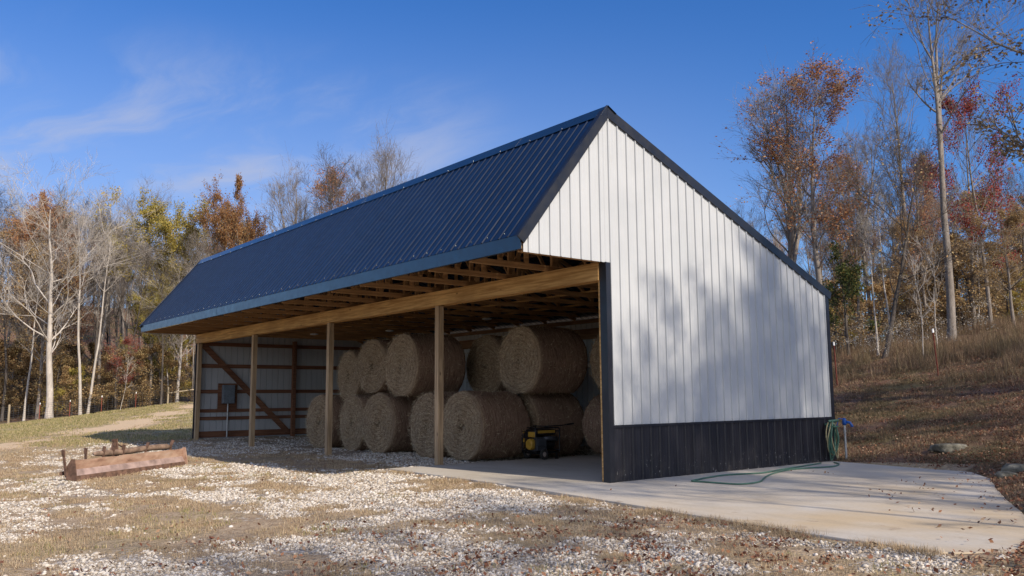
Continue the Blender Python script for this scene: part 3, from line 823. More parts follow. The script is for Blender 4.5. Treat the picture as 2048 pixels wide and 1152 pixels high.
b = MB(); b.disc((0, Y0 + .2, .665), (0, Y0 + .2, .70), .045); b.build('fuel_cap', BLACKP, gn, smooth=False)
b = MB(); b.box((-.20, Y0 + .005, .475), (.05, Y0 + .05, .60)); b.build('control_panel', BLACKP, gn, bevel=.008)
b = MB(); b.box((-.02, Y0 - .012, .50), (.215, Y0 + .03, .625)); b.build('front_panel', YELP, gn, bevel=.01)
b = MB(); b.box((-.195, Y0 - .006, .58), (-.165, Y0 + .004, .64)); b.build('warning_sticker', YELP, gn)
b = MB(); b.box((-.195, Y0 - .006, .38), (-.155, Y0 + .004, .46)); b.build('warning_sticker', YELP, gn)
b = MB(); b.tube([(.0, Y0 - .015, .335), (.0, Y0, .335), (.0, Y0 + .05, .335), (0, Y0 + .10, .335)], [.095, .118, .13, .13], 28); b.build('recoil_cover', YELP, gn)
b = MB(); b.box((-.16, Y0 + .10, .19), (.17, Y0 + .38, .50)); 
for i in range(7): b.box((.171, Y0 + .13 + i * .032, .30), (.215, Y0 + .14 + i * .032, .46))
b.build('engine', ENGM, gn, bevel=.006)
b = MB(); b.disc((0, Y0 + .38, .34), (0, Y1 - .04, .34), .125, 24); b.build('alternator', BLACKP, gn)
b = MB(); b.tube([(.14, Y0 + .30, .47), (.19, Y0 + .40, .47), (.19, Y1 - .05, .44)], [.03, .055, .055], 12); b.build('muffler', ENGM, gn, smooth=True)
b = MB(); b.box((X0 + .01, Y0 + .05, .15), (X1 - .01, Y1 - .05, .165)); b.build('base_plate', BLACKP, gn)
for x in (X0 - .055, X1 + .055):
    wb = MB(); A = np.linspace(0, 2 * np.pi, 25)[:-1]
    wb.tube([(x, -.10 + .085 * math.cos(a), .122 + .085 * math.sin(a)) for a in A], .036, 10, closed=True); wh = wb.build('wheel', RUBBER, gn, smooth=True)
    rb = MB(); rb.tube([(x - .02, -.10, .122), (x - .012, -.10, .122), (x + .012, -.10, .122), (x + .02, -.10, .122)], [.045, .062, .062, .045], 20); rb.disc((x - .03, -.10, .122), (x + .03, -.10, .122), .016, 12); rb.build('rim', RIMM, wh)
b = MB(); b.tube([(X0 - .06, -.10, .122), (X1 + .06, -.10, .122)], .011, 8); b.build('axle', BLACKP, gn)
for x in (X0 + .02, X1 - .02):
    b = MB(); b.box((x - .015, Y1 - .10, .02), (x + .015, Y1 - .06, .15)); b.box((x - .03, Y1 - .11, .0), (x + .03, Y1 - .05, .02)); b.build('foot', BLACKP, gn)
b = MB()
for x in (X0 + .03, X1 - .03): b.tube([(x, Y0 + .30, .735), (x, Y1 + .1, .745), (x, Y1 + .45, .775)], .012, 8); b.tube([(x, Y1 + .25, .758), (x, Y1 + .47, .776)], .019, 8)
b.tube([(X0 + .03, Y0 + .32, .735), (X1 - .03, Y0 + .32, .735)], .012, 8); b.build('handle', BLACKP, gn, smooth=True)

# ------------------------------------------------------------------ box scraper lying on the gravel
pl, pr = on_plane(150, 962, -.15), on_plane(372, 930, -.13)
zl, zr = h1(pl[0], pl[1]), h1(pr[0], pr[1])
dv = pr - pl; LB = float(np.hypot(dv[0], dv[1])); ang = math.atan2(dv[1], dv[0])
bs = empty('box_scraper', (pl[0], pl[1], (zl + zr) / 2 - .02), ang); bs.rotation_euler = (0, -math.atan2(zr - zl, LB), ang)
tag(bs, 'rusty box scraper blade lying on the gravel and dry grass left of the barn', 'scraper blade')
# local: x along the blade, -y towards its open front (faces the camera), +y behind
HB = .41
prof = [(-.02, .0), (.03, .115), (.10, .235), (.085, HB)]
sgy = -1.
def py_(d): return (d) 
def mold(m0, m1, name, mat, dx=0.):
    bm = MB(); p = prof[m0:m1 + 1]
    q = [(dx, d, z) for d, z in p] + [(dx, d + .016, z) for d, z in p[::-1]]
    # slightly dented along its length: several sections
    n = 14; V = []
    for i in range(n + 1):
        x = dx + (LB - 2 * dx) * i / n
        for (a, d, z) in q:
            w = .012 * math.sin(i * 1.7 + z * 9) * (1 if z > .2 else .3); V.append((x, d + w, z + .008 * math.sin(i * 2.3) * (z > .35)))
    k = len(q); Fq = [(i * k + j, (i + 1) * k + j, (i + 1) * k + (j + 1) % k, i * k + (j + 1) % k) for i in range(n) for j in range(k)]
    Fq += [tuple(range(k))[::-1], tuple(range(n * k, n * k + k))]
    bm.add(V, Fq); return bm.build(name, mat, bs)
FLIP = True
mb = mold(2, 3, 'moldboard', RUST, .012); mb2 = mold(1, 2, 'moldboard', WORN, .0125)
ce = mold(0, 1, 'cutting_edge', RUSTD, .014)
for x in (-.012, LB - .008):
    b = MB(); b.prism([(x, -.04, .0), (x, .20, .02), (x, .20, .30), (x, .10, HB + .03), (x, .03, HB + .03), (x, -.02, .2)], (.02, 0, 0)); b.build('end_plate', RUSTD if x < 0 else RUST, bs)
b = MB(); HBR = HB + .06; xs_ = np.linspace(.80, LB - .30, 26); rs = np.random.RandomState(3)
rad = .062 + .012 * rs.rand(26); rad[0] = .03; rad[1:3] = .055; rad[-1] = .045
b.tube([(x, .27 + .01 * math.sin(x * 5), HBR + .005 + .012 * math.sin(x * 3)) for x in xs_], rad, 14); b.build('roller', LOGM, bs, smooth=True)
for x, lean in ((-.03, -.3), (.52, -.12), (1.0, .05), (1.30, .02), (1.62, .0), (2.3, .35), (LB - .38, .3)):
    b = MB(); x = min(x + .02, LB - .1); b.bar((x, .20, .12), (x + lean * .25, .22, HB + .13), .02, .05, 0, (0, 1, 0)); b.bar((x + lean * .25, .22, HB + .10), (x + lean * .38, .20, HB + .21), .028, .065, 0, (0, 1, 0)); b.build('shank', RUSTD, bs)
b = MB(); cx = LB * .44
b.bar((cx - .05, .33, .1), (cx - .02, .40, HB + .33), .03, .06, 0, (0, 1, 0)); b.bar((cx + .09, .33, .1), (cx + .05, .40, HB + .33), .03, .06, 0, (0, 1, 0))
b.bar((cx + .05, .40, HB + .24), (cx + .45, .30, HB + .02), .02, .04, 0, (0, 1, 0)); b.bar((cx - .03, .40, HB + .24), (cx - .25, .30, HB + .02), .02, .04, 0, (0, 1, 0))
b.disc((cx - .05, .41, HB + .30), (cx + .08, .41, HB + .30), .02, 10); b.build('hitch_mast', RUSTD, bs)
b = MB(); b.bar((.0, .34, .16), (LB, .34, .16), .05, .07); b.bar((.0, .2, .12), (LB, .2, .12), .07, .07); b.build('rear_bar', RUSTD, bs)

# ------------------------------------------------------------------ hydrant and hoses
hy = empty('yard_hydrant', (.17, 6.98, 0)); tag(hy, 'blue headed yard hydrant on a galvanised pipe at the rear corner of the barn', 'hydrant')
b = MB(); b.tube([(0, 0, -.05), (0, 0, .76)], .024, 12); b.disc((0, 0, .60), (0, 0, .64), .032, 12); b.build('pipe', GALV, hy, smooth=False)
b = MB(); b.tube([(0, 0, .75), (0, 0, .78), (0, 0, .86), (0, 0, .90)], [.035, .048, .045, .02], 14); b.tube([(0, 0, .82), (.10, .05, .80), (.13, .07, .74), (.13, .07, .71)], [.032, .03, .03, .036], 10); b.build('head', BLUEP, hy, smooth=True)
b = MB(); b.bar((0, 0, .88), (-.10, -.05, .89), .03, .02); b.bar((-.10, -.05, .89), (-.14, -.07, .72), .03, .018); b.build('handle', BLUEP, hy)
hz_ = empty('coiled_hose', (.10, 6.50, 0)); tag(hz_, 'green garden hose hung in loose coils on the corner of the black wainscot', 'hose')
rs = np.random.RandomState(8)
b = MB(); b2 = MB()
for i in range(9):
    w = rs.uniform(.10, .21); z0 = rs.uniform(.03, .2); z1 = rs.uniform(.76, .86); sh = rs.uniform(-.1, .1); xo = .03 + .02 * i / 2; A = np.linspace(0, 2 * np.pi, 33)[:-1]
    pts = [(xo + .02 * math.sin(2 * a + i), sh * (1 - math.sin(a)) * .6 + w * math.cos(a) * (1 - .35 * (math.sin(a) > 0) * math.sin(a)), (z0 + z1) / 2 + (z1 - z0) / 2 * math.sin(a)) for a in A]
    (b if i % 3 else b2).tube(pts, .0125, 7, closed=True)
b.build('coil', HOSE, hz_, smooth=True); b2.build('coil', HOSE2, hz_, smooth=True)
b = MB(); b.box((-.05, -.09, .76), (.02, .09, .80)); b.box((.02, -.10, .72), (.16, .10, .745)); b.disc((.02, -.06, .84), (.16, .10, .86), .028, 10); b.build('hanger', HOSE, hz_)
hp = [(1642, 926), (1600, 933), (1562, 939), (1530, 945), (1500, 947), (1450, 950), (1415, 955), (1390, 960), (1384, 962), (1400, 963), (1440, 966), (1475, 968), (1505, 966), (1522, 962), (1527, 957), (1540, 949), (1560, 943), (1590, 938), (1630, 935), (1664, 933), (1676, 930), (1677, 927), (1668, 925)]
G3 = [on_plane(x, y, .016) for x, y in hp]
def smooth_path(P, k=4):
    P = np.array(P); o = []
    for i in range(len(P) - 1):
        p0, p1, p2, p3 = P[max(i - 1, 0)], P[i], P[i + 1], P[min(i + 2, len(P) - 1)]
        for t in np.arange(k) / k: o.append(.5 * (2 * p1 + (p2 - p0) * t + (2 * p0 - 5 * p1 + 4 * p2 - p3) * t * t + (3 * p1 - p0 - 3 * p2 + p3) * t ** 3))
    o.append(P[-1]); return np.array(o)
b = MB(); b.tube(smooth_path(G3), .0135, 8); o = b.build('garden_hose', HOSE, smooth=True); tag(o, 'long green garden hose looped flat across the concrete beside the barn', 'hose')

# ------------------------------------------------------------------ rocks
def rock(px_, py_2, dep, sx, sy, sz, seed, lab):
    p = at(px_, py_2, dep); z = h1(p[0], p[1]); g = MB(); V = []; nu, nv = 22, 12
    for j in range(nv + 1):
        for i in range(nu):
            a = 2 * math.pi * i / nu; e = math.pi * j / nv - math.pi / 2
            d = np.array([math.cos(e) * math.cos(a), math.cos(e) * math.sin(a), math.sin(e)])
            n = fbm(np.array([d[0] * 1.7 + seed * 5 + 9]), np.array([d[1] * 1.7 + d[2] * 1.3 + 9]), seed, 4)[0]
            q = d * (.62 + .75 * n); q = np.sign(q) * np.minimum(np.abs(q), .85); V.append(q * (sx, sy, sz))
    g.add(V, [(j * nu + i, j * nu + (i + 1) % nu, (j + 1) * nu + (i + 1) % nu, (j + 1) * nu + i) for j in range(nv) for i in range(nu)])
    o = g.build('rock', ROCK, smooth=True); o.location = (p[0], p[1], z + sz * .12); o.rotation_euler = (0, 0, seed); tag(o, lab, 'rock')
rock(1898, 888, 17, .40, .3, .11, 1, 'mossy grey rock half buried in leaves on the bank above the slab')
rock(2012, 922, 13.8, .20, .18, .10, 2, 'small bluish grey rock at the right edge of the slab')
rock(2036, 905, 14.2, .28, .22, .13, 3, 'brown leaf covered rock at the far right of the bank')

# ------------------------------------------------------------------ trees
def unit(v): return v / (np.linalg.norm(v, axis=-1, keepdims=True) + 1e-9)
def lines(P, D, L, K, wander, up, g):
    B = len(P); pts = np.zeros((B, K, 3)); pts[:, 0] = P; d = unit(D); st = (L / (K - 1))[:, None]
    for i in range(1, K):
        d = unit(d + g.normal(0, wander, (B, 3)) + np.array([0, 0, up])); pts[:, i] = pts[:, i - 1] + d * st
    return pts
def tubes(pts, r0, r1, n, power=1.):
    B, K, _ = pts.shape; T = unit(np.gradient(pts, axis=1)); D0 = T[:, 0]
    ref = np.where(np.abs(D0[:, 2:3]) < .8, np.array([[0, 0, 1.]]), np.array([[1., 0, 0]]))
    U = unit(np.cross(D0, ref))[:, None, :]; U = unit(U - T * (U * T).sum(-1, keepdims=True)); Wv = np.cross(T, U)
    t = (np.linspace(0, 1, K) ** power)[None, :, None]; r = r0[:, None, None] * (1 - t) + r1[:, None, None] * t
    A = np.arange(n) * 2 * np.pi / n
    V = pts[:, :, None, :] + r[..., None] * (np.cos(A)[None, None, :, None] * U[:, :, None, :] + np.sin(A)[None, None, :, None] * Wv[:, :, None, :])
    idx = np.arange(B * K * n).reshape(B, K, n); a = idx[:, :-1]; c = idx[:, 1:]
    Fq = np.stack([a, np.roll(a, -1, 2), np.roll(c, -1, 2), c], -1).reshape(-1, 4)
    return V.reshape(-1, 3), Fq
def kids(pts, Lp, nc, t0, t1, ang, g, aj=.25, minpow=1.):
    B, K, _ = pts.shape; pi = np.repeat(np.arange(B), nc); n = len(pi)
    t = t0 + (t1 - t0) * g.rand(n) ** minpow; f = t * (K - 1); i0 = np.minimum(f.astype(int), K - 2); fr = (f - i0)[:, None]
    P = pts[pi, i0] * (1 - fr) + pts[pi, i0 + 1] * fr; T = unit(pts[pi, i0 + 1] - pts[pi, i0])
    rnd = unit(g.normal(0, 1, (n, 3))); pr = unit(rnd - T * (rnd * T).sum(-1, keepdims=True)); a = ang + g.normal(0, aj, n)
    return P, T * np.cos(a)[:, None] + pr * np.sin(a)[:, None], pi, t
def leaf_quads(c, size, g, flat=.3):
    n = len(c); a = unit(g.normal(0, 1, (n, 3))); nr = unit(g.normal(0, 1, (n, 3)) + np.array([0, 0, flat])); bb = unit(np.cross(a, nr)); a = np.cross(nr, bb)
    s = size * g.uniform(.6, 1.25, (n, 1)); V = np.stack([c - a * s * .6, c + bb * s * .36, c + a * s * .6, c - bb * s * .36], 1).reshape(-1, 3)
    return V, np.arange(n * 4).reshape(n, 4)
def tree_meshes(seed, H_=14, r=.2, cb=.35, n1=22, L1=.30, ang=.85, up=.05, n2=8, n3=7, n4=4, bark=None, leaf=None, nl=0, ls=.13, lq=.25, lean=0., fork=0,
                spread=.35, wander=.05, top=1., shape='oval', lt=.0, flat=.3):
    """returns (trunk mesh data, crown mesh data)"""
    g = np.random.RandomState(seed); bark = bark or B_GREY
    tp = lines(np.array([[0, 0, -.25]]), np.array([[lean, 0, 1.]]), np.array([H_ * top + .25]), 16, wander, .05, g)
    if lean == 0: tp[0, :, :2] *= .6
    V = []; Fs = []; n = 0
    def add(v, f):
        nonlocal n
        V.append(v); Fs.append(f + n); n += len(v)
    rr = np.full(1, r); v, f = tubes(tp, rr, rr * .12, 9, 1.1); 
    fl = np.clip(1 - (v[:, 2] + .1) / (r * 4), 0, 1)[:, None] * .35; v[:, :2] *= 1 + fl
    add(v, f)
    allp = tp; Ltr = np.array([H_])
    stems = [tp]
    for k in range(fork):
        P, D, pi, t = kids(tp, Ltr, 1, cb * .8, cb * 1.15, .38, g, .05); L = np.array([H_ * (1 - cb) * g.uniform(.8, .95)])
        q = lines(P, D, L, 12, wander, .12, g); v, f = tubes(q, rr * .62, rr * .10, 7); add(v, f); stems.append(q)
    L2p = []
    for si, q in enumerate(stems):
        nn = n1 if si == 0 else max(6, n1 // 2)
        P, D, pi, t = kids(q, Ltr, nn, cb if si == 0 else .15, .98, ang, g, .18)
        u = (t - t.min()) / (t.max() - t.min() + 1e-6)
        if shape == 'oval': prof_ = .55 + .75 * np.sin(np.pi * np.clip(u * .8 + .12, 0, 1))
        elif shape == 'cone': prof_ = 1.25 - u
        else: prof_ = .5 + .6 * u
        L = H_ * L1 * prof_ * g.uniform(.7, 1.15, nn) * (1 if si == 0 else .7)
        lr = np.clip(r * (1 - t * .85) * .5, .02, .5) * g.uniform(.5, 1, nn)
        l1 = lines(P, D, L, 9, .10, up, g); v, f = tubes(l1, lr, lr * .18, 6); add(v, f); L2p.append((l1, L, lr))
    trunk = (np.vstack(V), np.vstack(Fs))
    V = []; Fs = []; n = 0
    l1 = np.concatenate([a for a, _, _ in L2p]); L = np.concatenate([a for _, a, _ in L2p]); lr = np.concatenate([a for _, _, a in L2p])
    P, D, pi, t = kids(l1, L, n2, .2, 1., .62, g, .2, .8); La = L[pi] * g.uniform(.25, .6, len(pi)) * (1.15 - .5 * t)
    ra = np.clip(lr[pi] * .4, .009, .06); l2 = lines(P, D, La, 6, .12, up, g); v, f = tubes(l2, ra, ra * .3, 4); add(v, f)
    P, D, pi, t = kids(l2, La, n3, .15, 1., .6, g, .22); Lb = La[pi] * g.uniform(.3, .65, len(pi)); rb = np.clip(ra[pi] * .45, .006, .02)
    l3 = lines(P, D, Lb, 4, .14, up, g); v, f = tubes(l3, rb, rb * .5, 3); add(v, f)
    if n4:
        P, D, pi, t = kids(l3, Lb, n4, .2, 1., .55, g, .2); Lc = Lb[pi] * g.uniform(.4, .8, len(pi)) + .1; rc = np.full(len(pi), .0052)
        l4 = lines(P, D, Lc, 3, .15, up, g); v, f = tubes(l4, rc, rc * .6, 3); add(v, f)
    mi = np.zeros(sum(len(a) for a in Fs), int)
    if nl:
        l = l3.reshape(-1, 3); l = l[l[:, 2] > H_ * lt]
        # whole sprays hold or lose their leaves together: gaps and clumps
        cl = fbm(l[:, 0] * .55 + 40 + seed, l[:, 1] * .55 + l[:, 2] * .7 + 40, seed, 3); l = l[cl > np.quantile(cl, lq)]
        c = l[g.randint(0, len(l), nl)] + g.normal(0, .13, (nl, 3)); v, f = leaf_quads(c, ls, g, flat); add(v, f); mi = np.concatenate([mi, np.ones(len(f), int)])
    return dict(trunk=trunk, crown=(np.vstack(V), np.vstack(Fs), mi), bark=bark, leaf=leaf or bark, H=H_)
PROTO = {}
def proto(key, **k): PROTO[key] = tree_meshes(**k); PROTO[key]['objs'] = None
proto('bare_a', seed=11, H_=16, r=.20, cb=.42, n1=20, L1=.22, ang=.62, up=.10, n2=7, n3=5, n4=3)
proto('bare_b', seed=12, H_=16, r=.17, cb=.5, n1=18, L1=.20, ang=.55, up=.12, n2=7, n3=5, n4=3, fork=1)
proto('bare_c', seed=13, H_=16, r=.19, cb=.35, n1=24, L1=.24, ang=.75, up=.07, n2=7, n3=5, n4=3, bark=B_DARK)
proto('fan', seed=14, H_=16, r=.2, cb=.4, n1=18, L1=.27, ang=.42, up=.09, n2=7, n3=6, n4=3, fork=3, top=.93)
proto('spread', seed=15, H_=15, r=.20, cb=.30, n1=26, L1=.34, ang=.9, up=.06, n2=7, n3=5, n4=3, bark=B_PALE)
proto('pole', seed=16, H_=14, r=.11, cb=.5, n1=14, L1=.13, ang=.6, up=.10, n2=6, n3=5, n4=3, bark=B_PALE)
proto('poledark', seed=17, H_=14, r=.13, cb=.45, n1=16, L1=.15, ang=.65, up=.08, n2=6, n3=5, n4=3, bark=B_DARK)
proto('rust', seed=18, H_=15, r=.18, cb=.3, n1=28, L1=.24, ang=.7, up=.07, n2=8, n3=6, n4=0, leaf=L_RUST, nl=26000, ls=.125, shape='oval')
proto('rustfull', seed=32, H_=15, r=.18, cb=.3, n1=34, L1=.24, ang=.75, up=.07, n2=9, n3=7, n4=0, leaf=L_RUST, nl=48000, ls=.115, lq=.08)
proto('rustthin', seed=19, H_=14, r=.16, cb=.32, n1=24, L1=.25, ang=.65, up=.08, n2=8, n3=6, n4=3, leaf=L_RUST, nl=9000, ls=.10)
proto('yellow', seed=20, H_=15, r=.2, cb=.25, n1=30, L1=.26, ang=.8, up=.04, n2=8, n3=6, n4=0, leaf=L_YEL, nl=38000, ls=.115, lq=.1)
proto('brown', seed=21, H_=13, r=.17, cb=.22, n1=26, L1=.26, ang=.9, up=.03, n2=8, n3=6, n4=2, leaf=L_BRN, nl=14000, ls=.11)
proto('brownlow', seed=22, H_=6, r=.07, cb=.08, n1=24, L1=.36, ang=1.15, up=.02, n2=7, n3=6, n4=0, leaf=L_BRN, nl=6500, ls=.10, shape='cone', bark=B_DARK)
proto('yellowlow', seed=23, H_=5, r=.06, cb=.1, n1=20, L1=.40, ang=1.2, up=.01, n2=7, n3=6, n4=0, leaf=L_YEL, nl=5000, ls=.10, shape='cone', bark=B_DARK)
proto('crimson', seed=24, H_=10, r=.12, cb=.25, n1=22, L1=.28, ang=.9, up=.04, n2=8, n3=6, n4=2, leaf=L_RED, nl=8000, ls=.10)
proto('green', seed=25, H_=6, r=.09, cb=.18, n1=22, L1=.28, ang=1.0, up=.04, n2=8, n3=6, n4=0, leaf=L_GRN, nl=3800, ls=.12, shape='cone', bark=B_DARK)
proto('tall', seed=26, H_=17, r=.205, cb=.56, n1=15, L1=.27, ang=.62, up=.09, n2=6, n3=5, n4=3, fork=2, wander=.035, bark=B_GREY)
proto('sapling', seed=27, H_=6, r=.035, cb=.3, n1=12, L1=.22, ang=.6, up=.08, n2=5, n3=4, n4=0, bark=B_PALE, wander=.09)
proto('leaning', seed=28, H_=11, r=.14, cb=.3, n1=20, L1=.32, ang=.85, up=.06, n2=8, n3=6, n4=4, lean=.34, bark=B_DARK, leaf=L_BRN, nl=900, ls=.12)
proto('oak', seed=31, H_=13, r=.17, cb=.25, n1=26, L1=.26, ang=.85, up=.03, n2=8, n3=7, n4=2, leaf=L_BRN, nl=17000, ls=.075)
proto('topleaf', seed=29, H_=16, r=.15, cb=.45, n1=20, L1=.18, ang=.6, up=.09, n2=8, n3=6, n4=3, leaf=L_YEL, nl=1100, ls=.14, lt=.70, bark=B_PALE)
TREES = []
def tree(kind, x, y, Ht, label, group=None, rz=None, wide=1., z=None):
    p = PROTO[kind]; name = 'shrub' if kind in ('brownlow', 'yellowlow') else 'tree'
    if p['objs'] is None:
        root = empty(name, (0, 0, 0)); fast('trunk', *p['trunk'], p['bark'], root, smooth=True)
        v, f, mi = p['crown']; fast('crown', v, f, [p['bark'], p['leaf']], root, mi=mi); p['objs'] = root; o = root
    else: o = copy_tree(p['objs'])
    s = Ht / p['H']; o.location = (x, y, (h1(x, y) if z is None else z)); o.scale = (s * wide, s * wide, s)
    o.rotation_euler = (0, 0, rz if rz is not None else RS.uniform(0, 6.28))
    for k_ in ('group',):
        if k_ in o: del o[k_]
    tag(o, label, 'shrub' if name == 'shrub' else 'tree', group); return o
RS = np.random.RandomState(77)
def ptree(kind, px_, dep, ytop, label, group=None, rz=None, wide=1.):
    p = CAM + ray(px_, 799) * dep; z = h1(p[0], p[1]); zt = (CAM + ray(px_, ytop) * dep)[2]
    return tree(kind, p[0], p[1], zt - z, label, group, rz, wide)
def rzcam(deg):  # rotation so that the tree's own +X leans to picture right
    return math.atan2(RT[1], RT[0]) + R(deg)
def lean(o, deg):
    q = Matrix.Rotation(R(deg), 4, Vector((FW[0], FW[1], 0)).normalized()); e = o.rotation_euler.to_matrix().to_4x4()
    o.rotation_euler = (q @ e).to_euler(); return o
# --- named trees, left wood edge
ptree('spread', 100, 61, 410, 'big pale bare tree with wide spreading limbs and a white trunk at the far left', rz=1.1, wide=1.25)
ptree('pole', 162, 61.5, 420, 'tall thin pale tree, left one of a close pair right of the spreading tree', rz=.5)
ptree('pole', 177, 62, 470, 'pale tree, right one of the close pair, leaning slightly right', rz=2.1).rotation_euler[1] = R(3)
ptree('pole', 50, 64, 520, 'slim grey tree just left of the big spreading tree', rz=4.)
ptree('spread', 354, 66, 560, 'white trunked bare tree seen beside the left end of the barn', rz=4.2)
ptree('pole', 337, 67, 600, 'slim bare tree just left of the white trunk beside the barn', rz=.2)
ptree('sapling', 241, 62, 720, 'thin white sapling standing in front of the crimson leaves', rz=1.).rotation_euler[1] = R(6)
ptree('crimson', 232, 63.5, 685, 'small crimson leaved maple at the left wood edge')
ptree('rustfull', 88, 76, 418, 'round orange brown tree rising behind the big pale bare tree', wide=.7)
ptree('topleaf', 186, 73, 390, 'tall bare tree with green and yellow leaves left only at its tip')
ptree('bare_a', 298, 88, 400, 'grey bare tree whose top shows left of the yellow tree')
ptree('yellow', 345, 71, 424, 'broad yellow and olive tree beyond the left end of the roof', wide=1.05)
ptree('yellow', 300, 66, 590, 'lower golden tree in front of the broad yellow one')
ptree('rustfull', 478, 68, 372, 'red orange tree with a full crown rising behind the roof ridge', wide=.62)
ptree('brown', 430, 80, 440, 'brown tree partly behind the red orange tree at the roof end')
ptree('fan', 575, 68, 334, 'fan shaped bare tree above the middle of the roof ridge', wide=.9)
ptree('fan', 748, 63, 268, 'tallest bare tree showing above the roof ridge', wide=.9, rz=2.2)
ptree('bare_c', 690, 60, 352, 'lower bare tree just left of the tallest one above the ridge')
ptree('rustthin', 676, 66, 388, 'small rusty crown peeping over the ridge beside the bare trees')
ptree('bare_c', 322, 64, 560, 'dark trunked tree below the yellow crown left of the barn', wide=.8)
ptree('poledark', 258, 65, 500, 'dark crooked trunk behind the crimson maple', wide=1.1)
# --- named trees, right hillside
lean(ptree('tall', 1912, 32, -60, 'tallest tree, straight grey trunk forking high up at the right', rz=rzcam(200)), 5)
ptree('fan', 1588, 40, 150, 'bare topped tree just right of the roof slope', wide=1.05, rz=1.)
ptree('rustthin', 1652, 37.5, 172, 'orange leaved tree beside the bare topped one right of the roof', wide=1.25, rz=.4)
ptree('leaning', 1772, 31, 300, 'dark leaning tree with long side limbs left of the tallest trunk', rz=rzcam(0))
ptree('crimson', 1995, 35, 205, 'crimson and dark red tree right of the tallest trunk', wide=.8)
ptree('green', 1703, 34, 476, 'small dark green leafy tree on the hill beside the barn corner')
ptree('bare_a', 1836, 46, 130, 'slender bare tree just behind and left of the tallest trunk', wide=.8)
ptree('bare_b', 1750, 44, 262, 'twiggy brown bare tree midway between barn and tallest trunk')
ptree('sapling', 1852, 29, 520, 'pale thin sapling by the red post, left of a matching one', rz=.3).rotation_euler[1] = R(-3)
ptree('sapling', 1882, 30, 480, 'pale thin sapling between the red post and tallest trunk', rz=2.)
ptree('bare_c', 1700, 41, 420, 'grey tree behind the small green tree', wide=.8)
ptree('pole', 1762, 32, 430, 'slim whitish trunk right of the small green tree')
ptree('pole', 1792, 36, 380, 'dark slim trunk behind the leaning tree')
ptree('brown', 1960, 40, 380, 'brown leaved tree filling the slope right of the tallest trunk', wide=1.2)
ptree('brown', 2040, 33, 420, 'brown leaved tree at the right edge of the hill', wide=1.2)
ptree('bare_a', 1960, 42, 230, 'bare leaning tree between tallest trunk and crimson tree', wide=.8).rotation_euler[1] = R(4)
# --- the deeper woods
GL = 'trees of the wood left of and behind the barn'; GR_ = 'trees on the wooded hill right of the barn'
GS = 'leafy understory shrubs along the wood edge'
k_ = 0
for i in range(100):
    px_ = RS.uniform(-40, 430)
    dep = RS.uniform(66, 125) if px_ < 400 else RS.uniform(60, 80)
    lim = np.interp(px_, [-40, 0, 60, 120, 200, 260, 300, 400, 800], [400, 395, 420, 405, 430, 470, 440, 450, 470])
    yt = lim + RS.uniform(0, 130)
    if px_ > 400: yt = max(yt, np.interp(px_, [400, 800], [530, 400]))
    kd = RS.choice(['bare_a', 'bare_b', 'bare_c', 'pole', 'poledark', 'brown', 'rustthin', 'yellow', 'topleaf', 'rust'], p=[.22, .19, .16, .13, .14, .05, .05, .015, .015, .03])
    lab = {'bare': 'bare grey tree deep in the left hand wood', 'pole': 'slim pale trunk deep in the left hand wood', 'pold': 'slim dark trunk deep in the left hand wood',
           'brow': 'brown leaved tree deep in the left hand wood', 'rust': 'rusty orange tree deep in the left hand wood', 'yell': 'yellow leaved tree deep in the left hand wood',
           'topl': 'nearly bare tree with a few yellow top leaves deep in the left hand wood'}['pold' if kd == 'poledark' else kd[:4]]
    ptree(kd, px_, dep, yt, lab, GL, wide=RS.uniform(.8, 1.1))
for i in range(50):
    px_ = RS.uniform(-30, 410); dep = RS.uniform(64, 84); yt = RS.uniform(670, 780)
    kd = RS.choice(['brownlow', 'yellowlow'], p=[.88, .12])
    ptree(kd, px_, dep, yt, ('brown' if kd == 'brownlow' else 'golden') + ' leafy shrub in the shade under the left hand wood', GS, wide=RS.uniform(1, 1.5))
for i in range(62):
    px_ = RS.uniform(1440, 2120); dep = RS.uniform(37, 75)
    lim = np.interp(px_, [1440, 1500, 1600, 1720, 1800, 1900, 2048], [420, 400, 400, 330, 330, 320, 300]); yt = lim + RS.uniform(0, 190)
    kd = RS.choice(['bare_a', 'bare_b', 'bare_c', 'pole', 'poledark', 'brown', 'rustthin', 'yellow', 'crimson'], p=[.17, .15, .24, .05, .18, .07, .10, .02, .02])
    lab = {'bare': 'bare grey tree deep in the right hand wood', 'pole': 'slim pale trunk deep in the right hand wood', 'pold': 'slim dark trunk deep in the right hand wood',
           'brow': 'brown leaved tree deep in the right hand wood', 'rust': 'rusty orange tree deep in the right hand wood', 'yell': 'yellow leaved tree deep in the right hand wood',
           'crim': 'crimson tree deep in the right hand wood'}['pold' if kd == 'poledark' else kd[:4]]
    ptree(kd, px_, dep, yt, lab, GR_, wide=RS.uniform(.75, 1.05))
for i in range(44):
    px_ = RS.uniform(1640, 2090); dep = RS.uniform(35, 58); yt = RS.uniform(500, 640) - 50 * (px_ > 1900)
    kd = RS.choice(['brownlow', 'yellowlow'], p=[.85, .15])
    ptree(kd, px_, dep, yt, ('brown' if kd == 'brownlow' else 'golden') + ' leafy shrub on the wooded hill right of the barn', 'leafy shrubs on the right hand hill', wide=RS.uniform(1, 1.5))
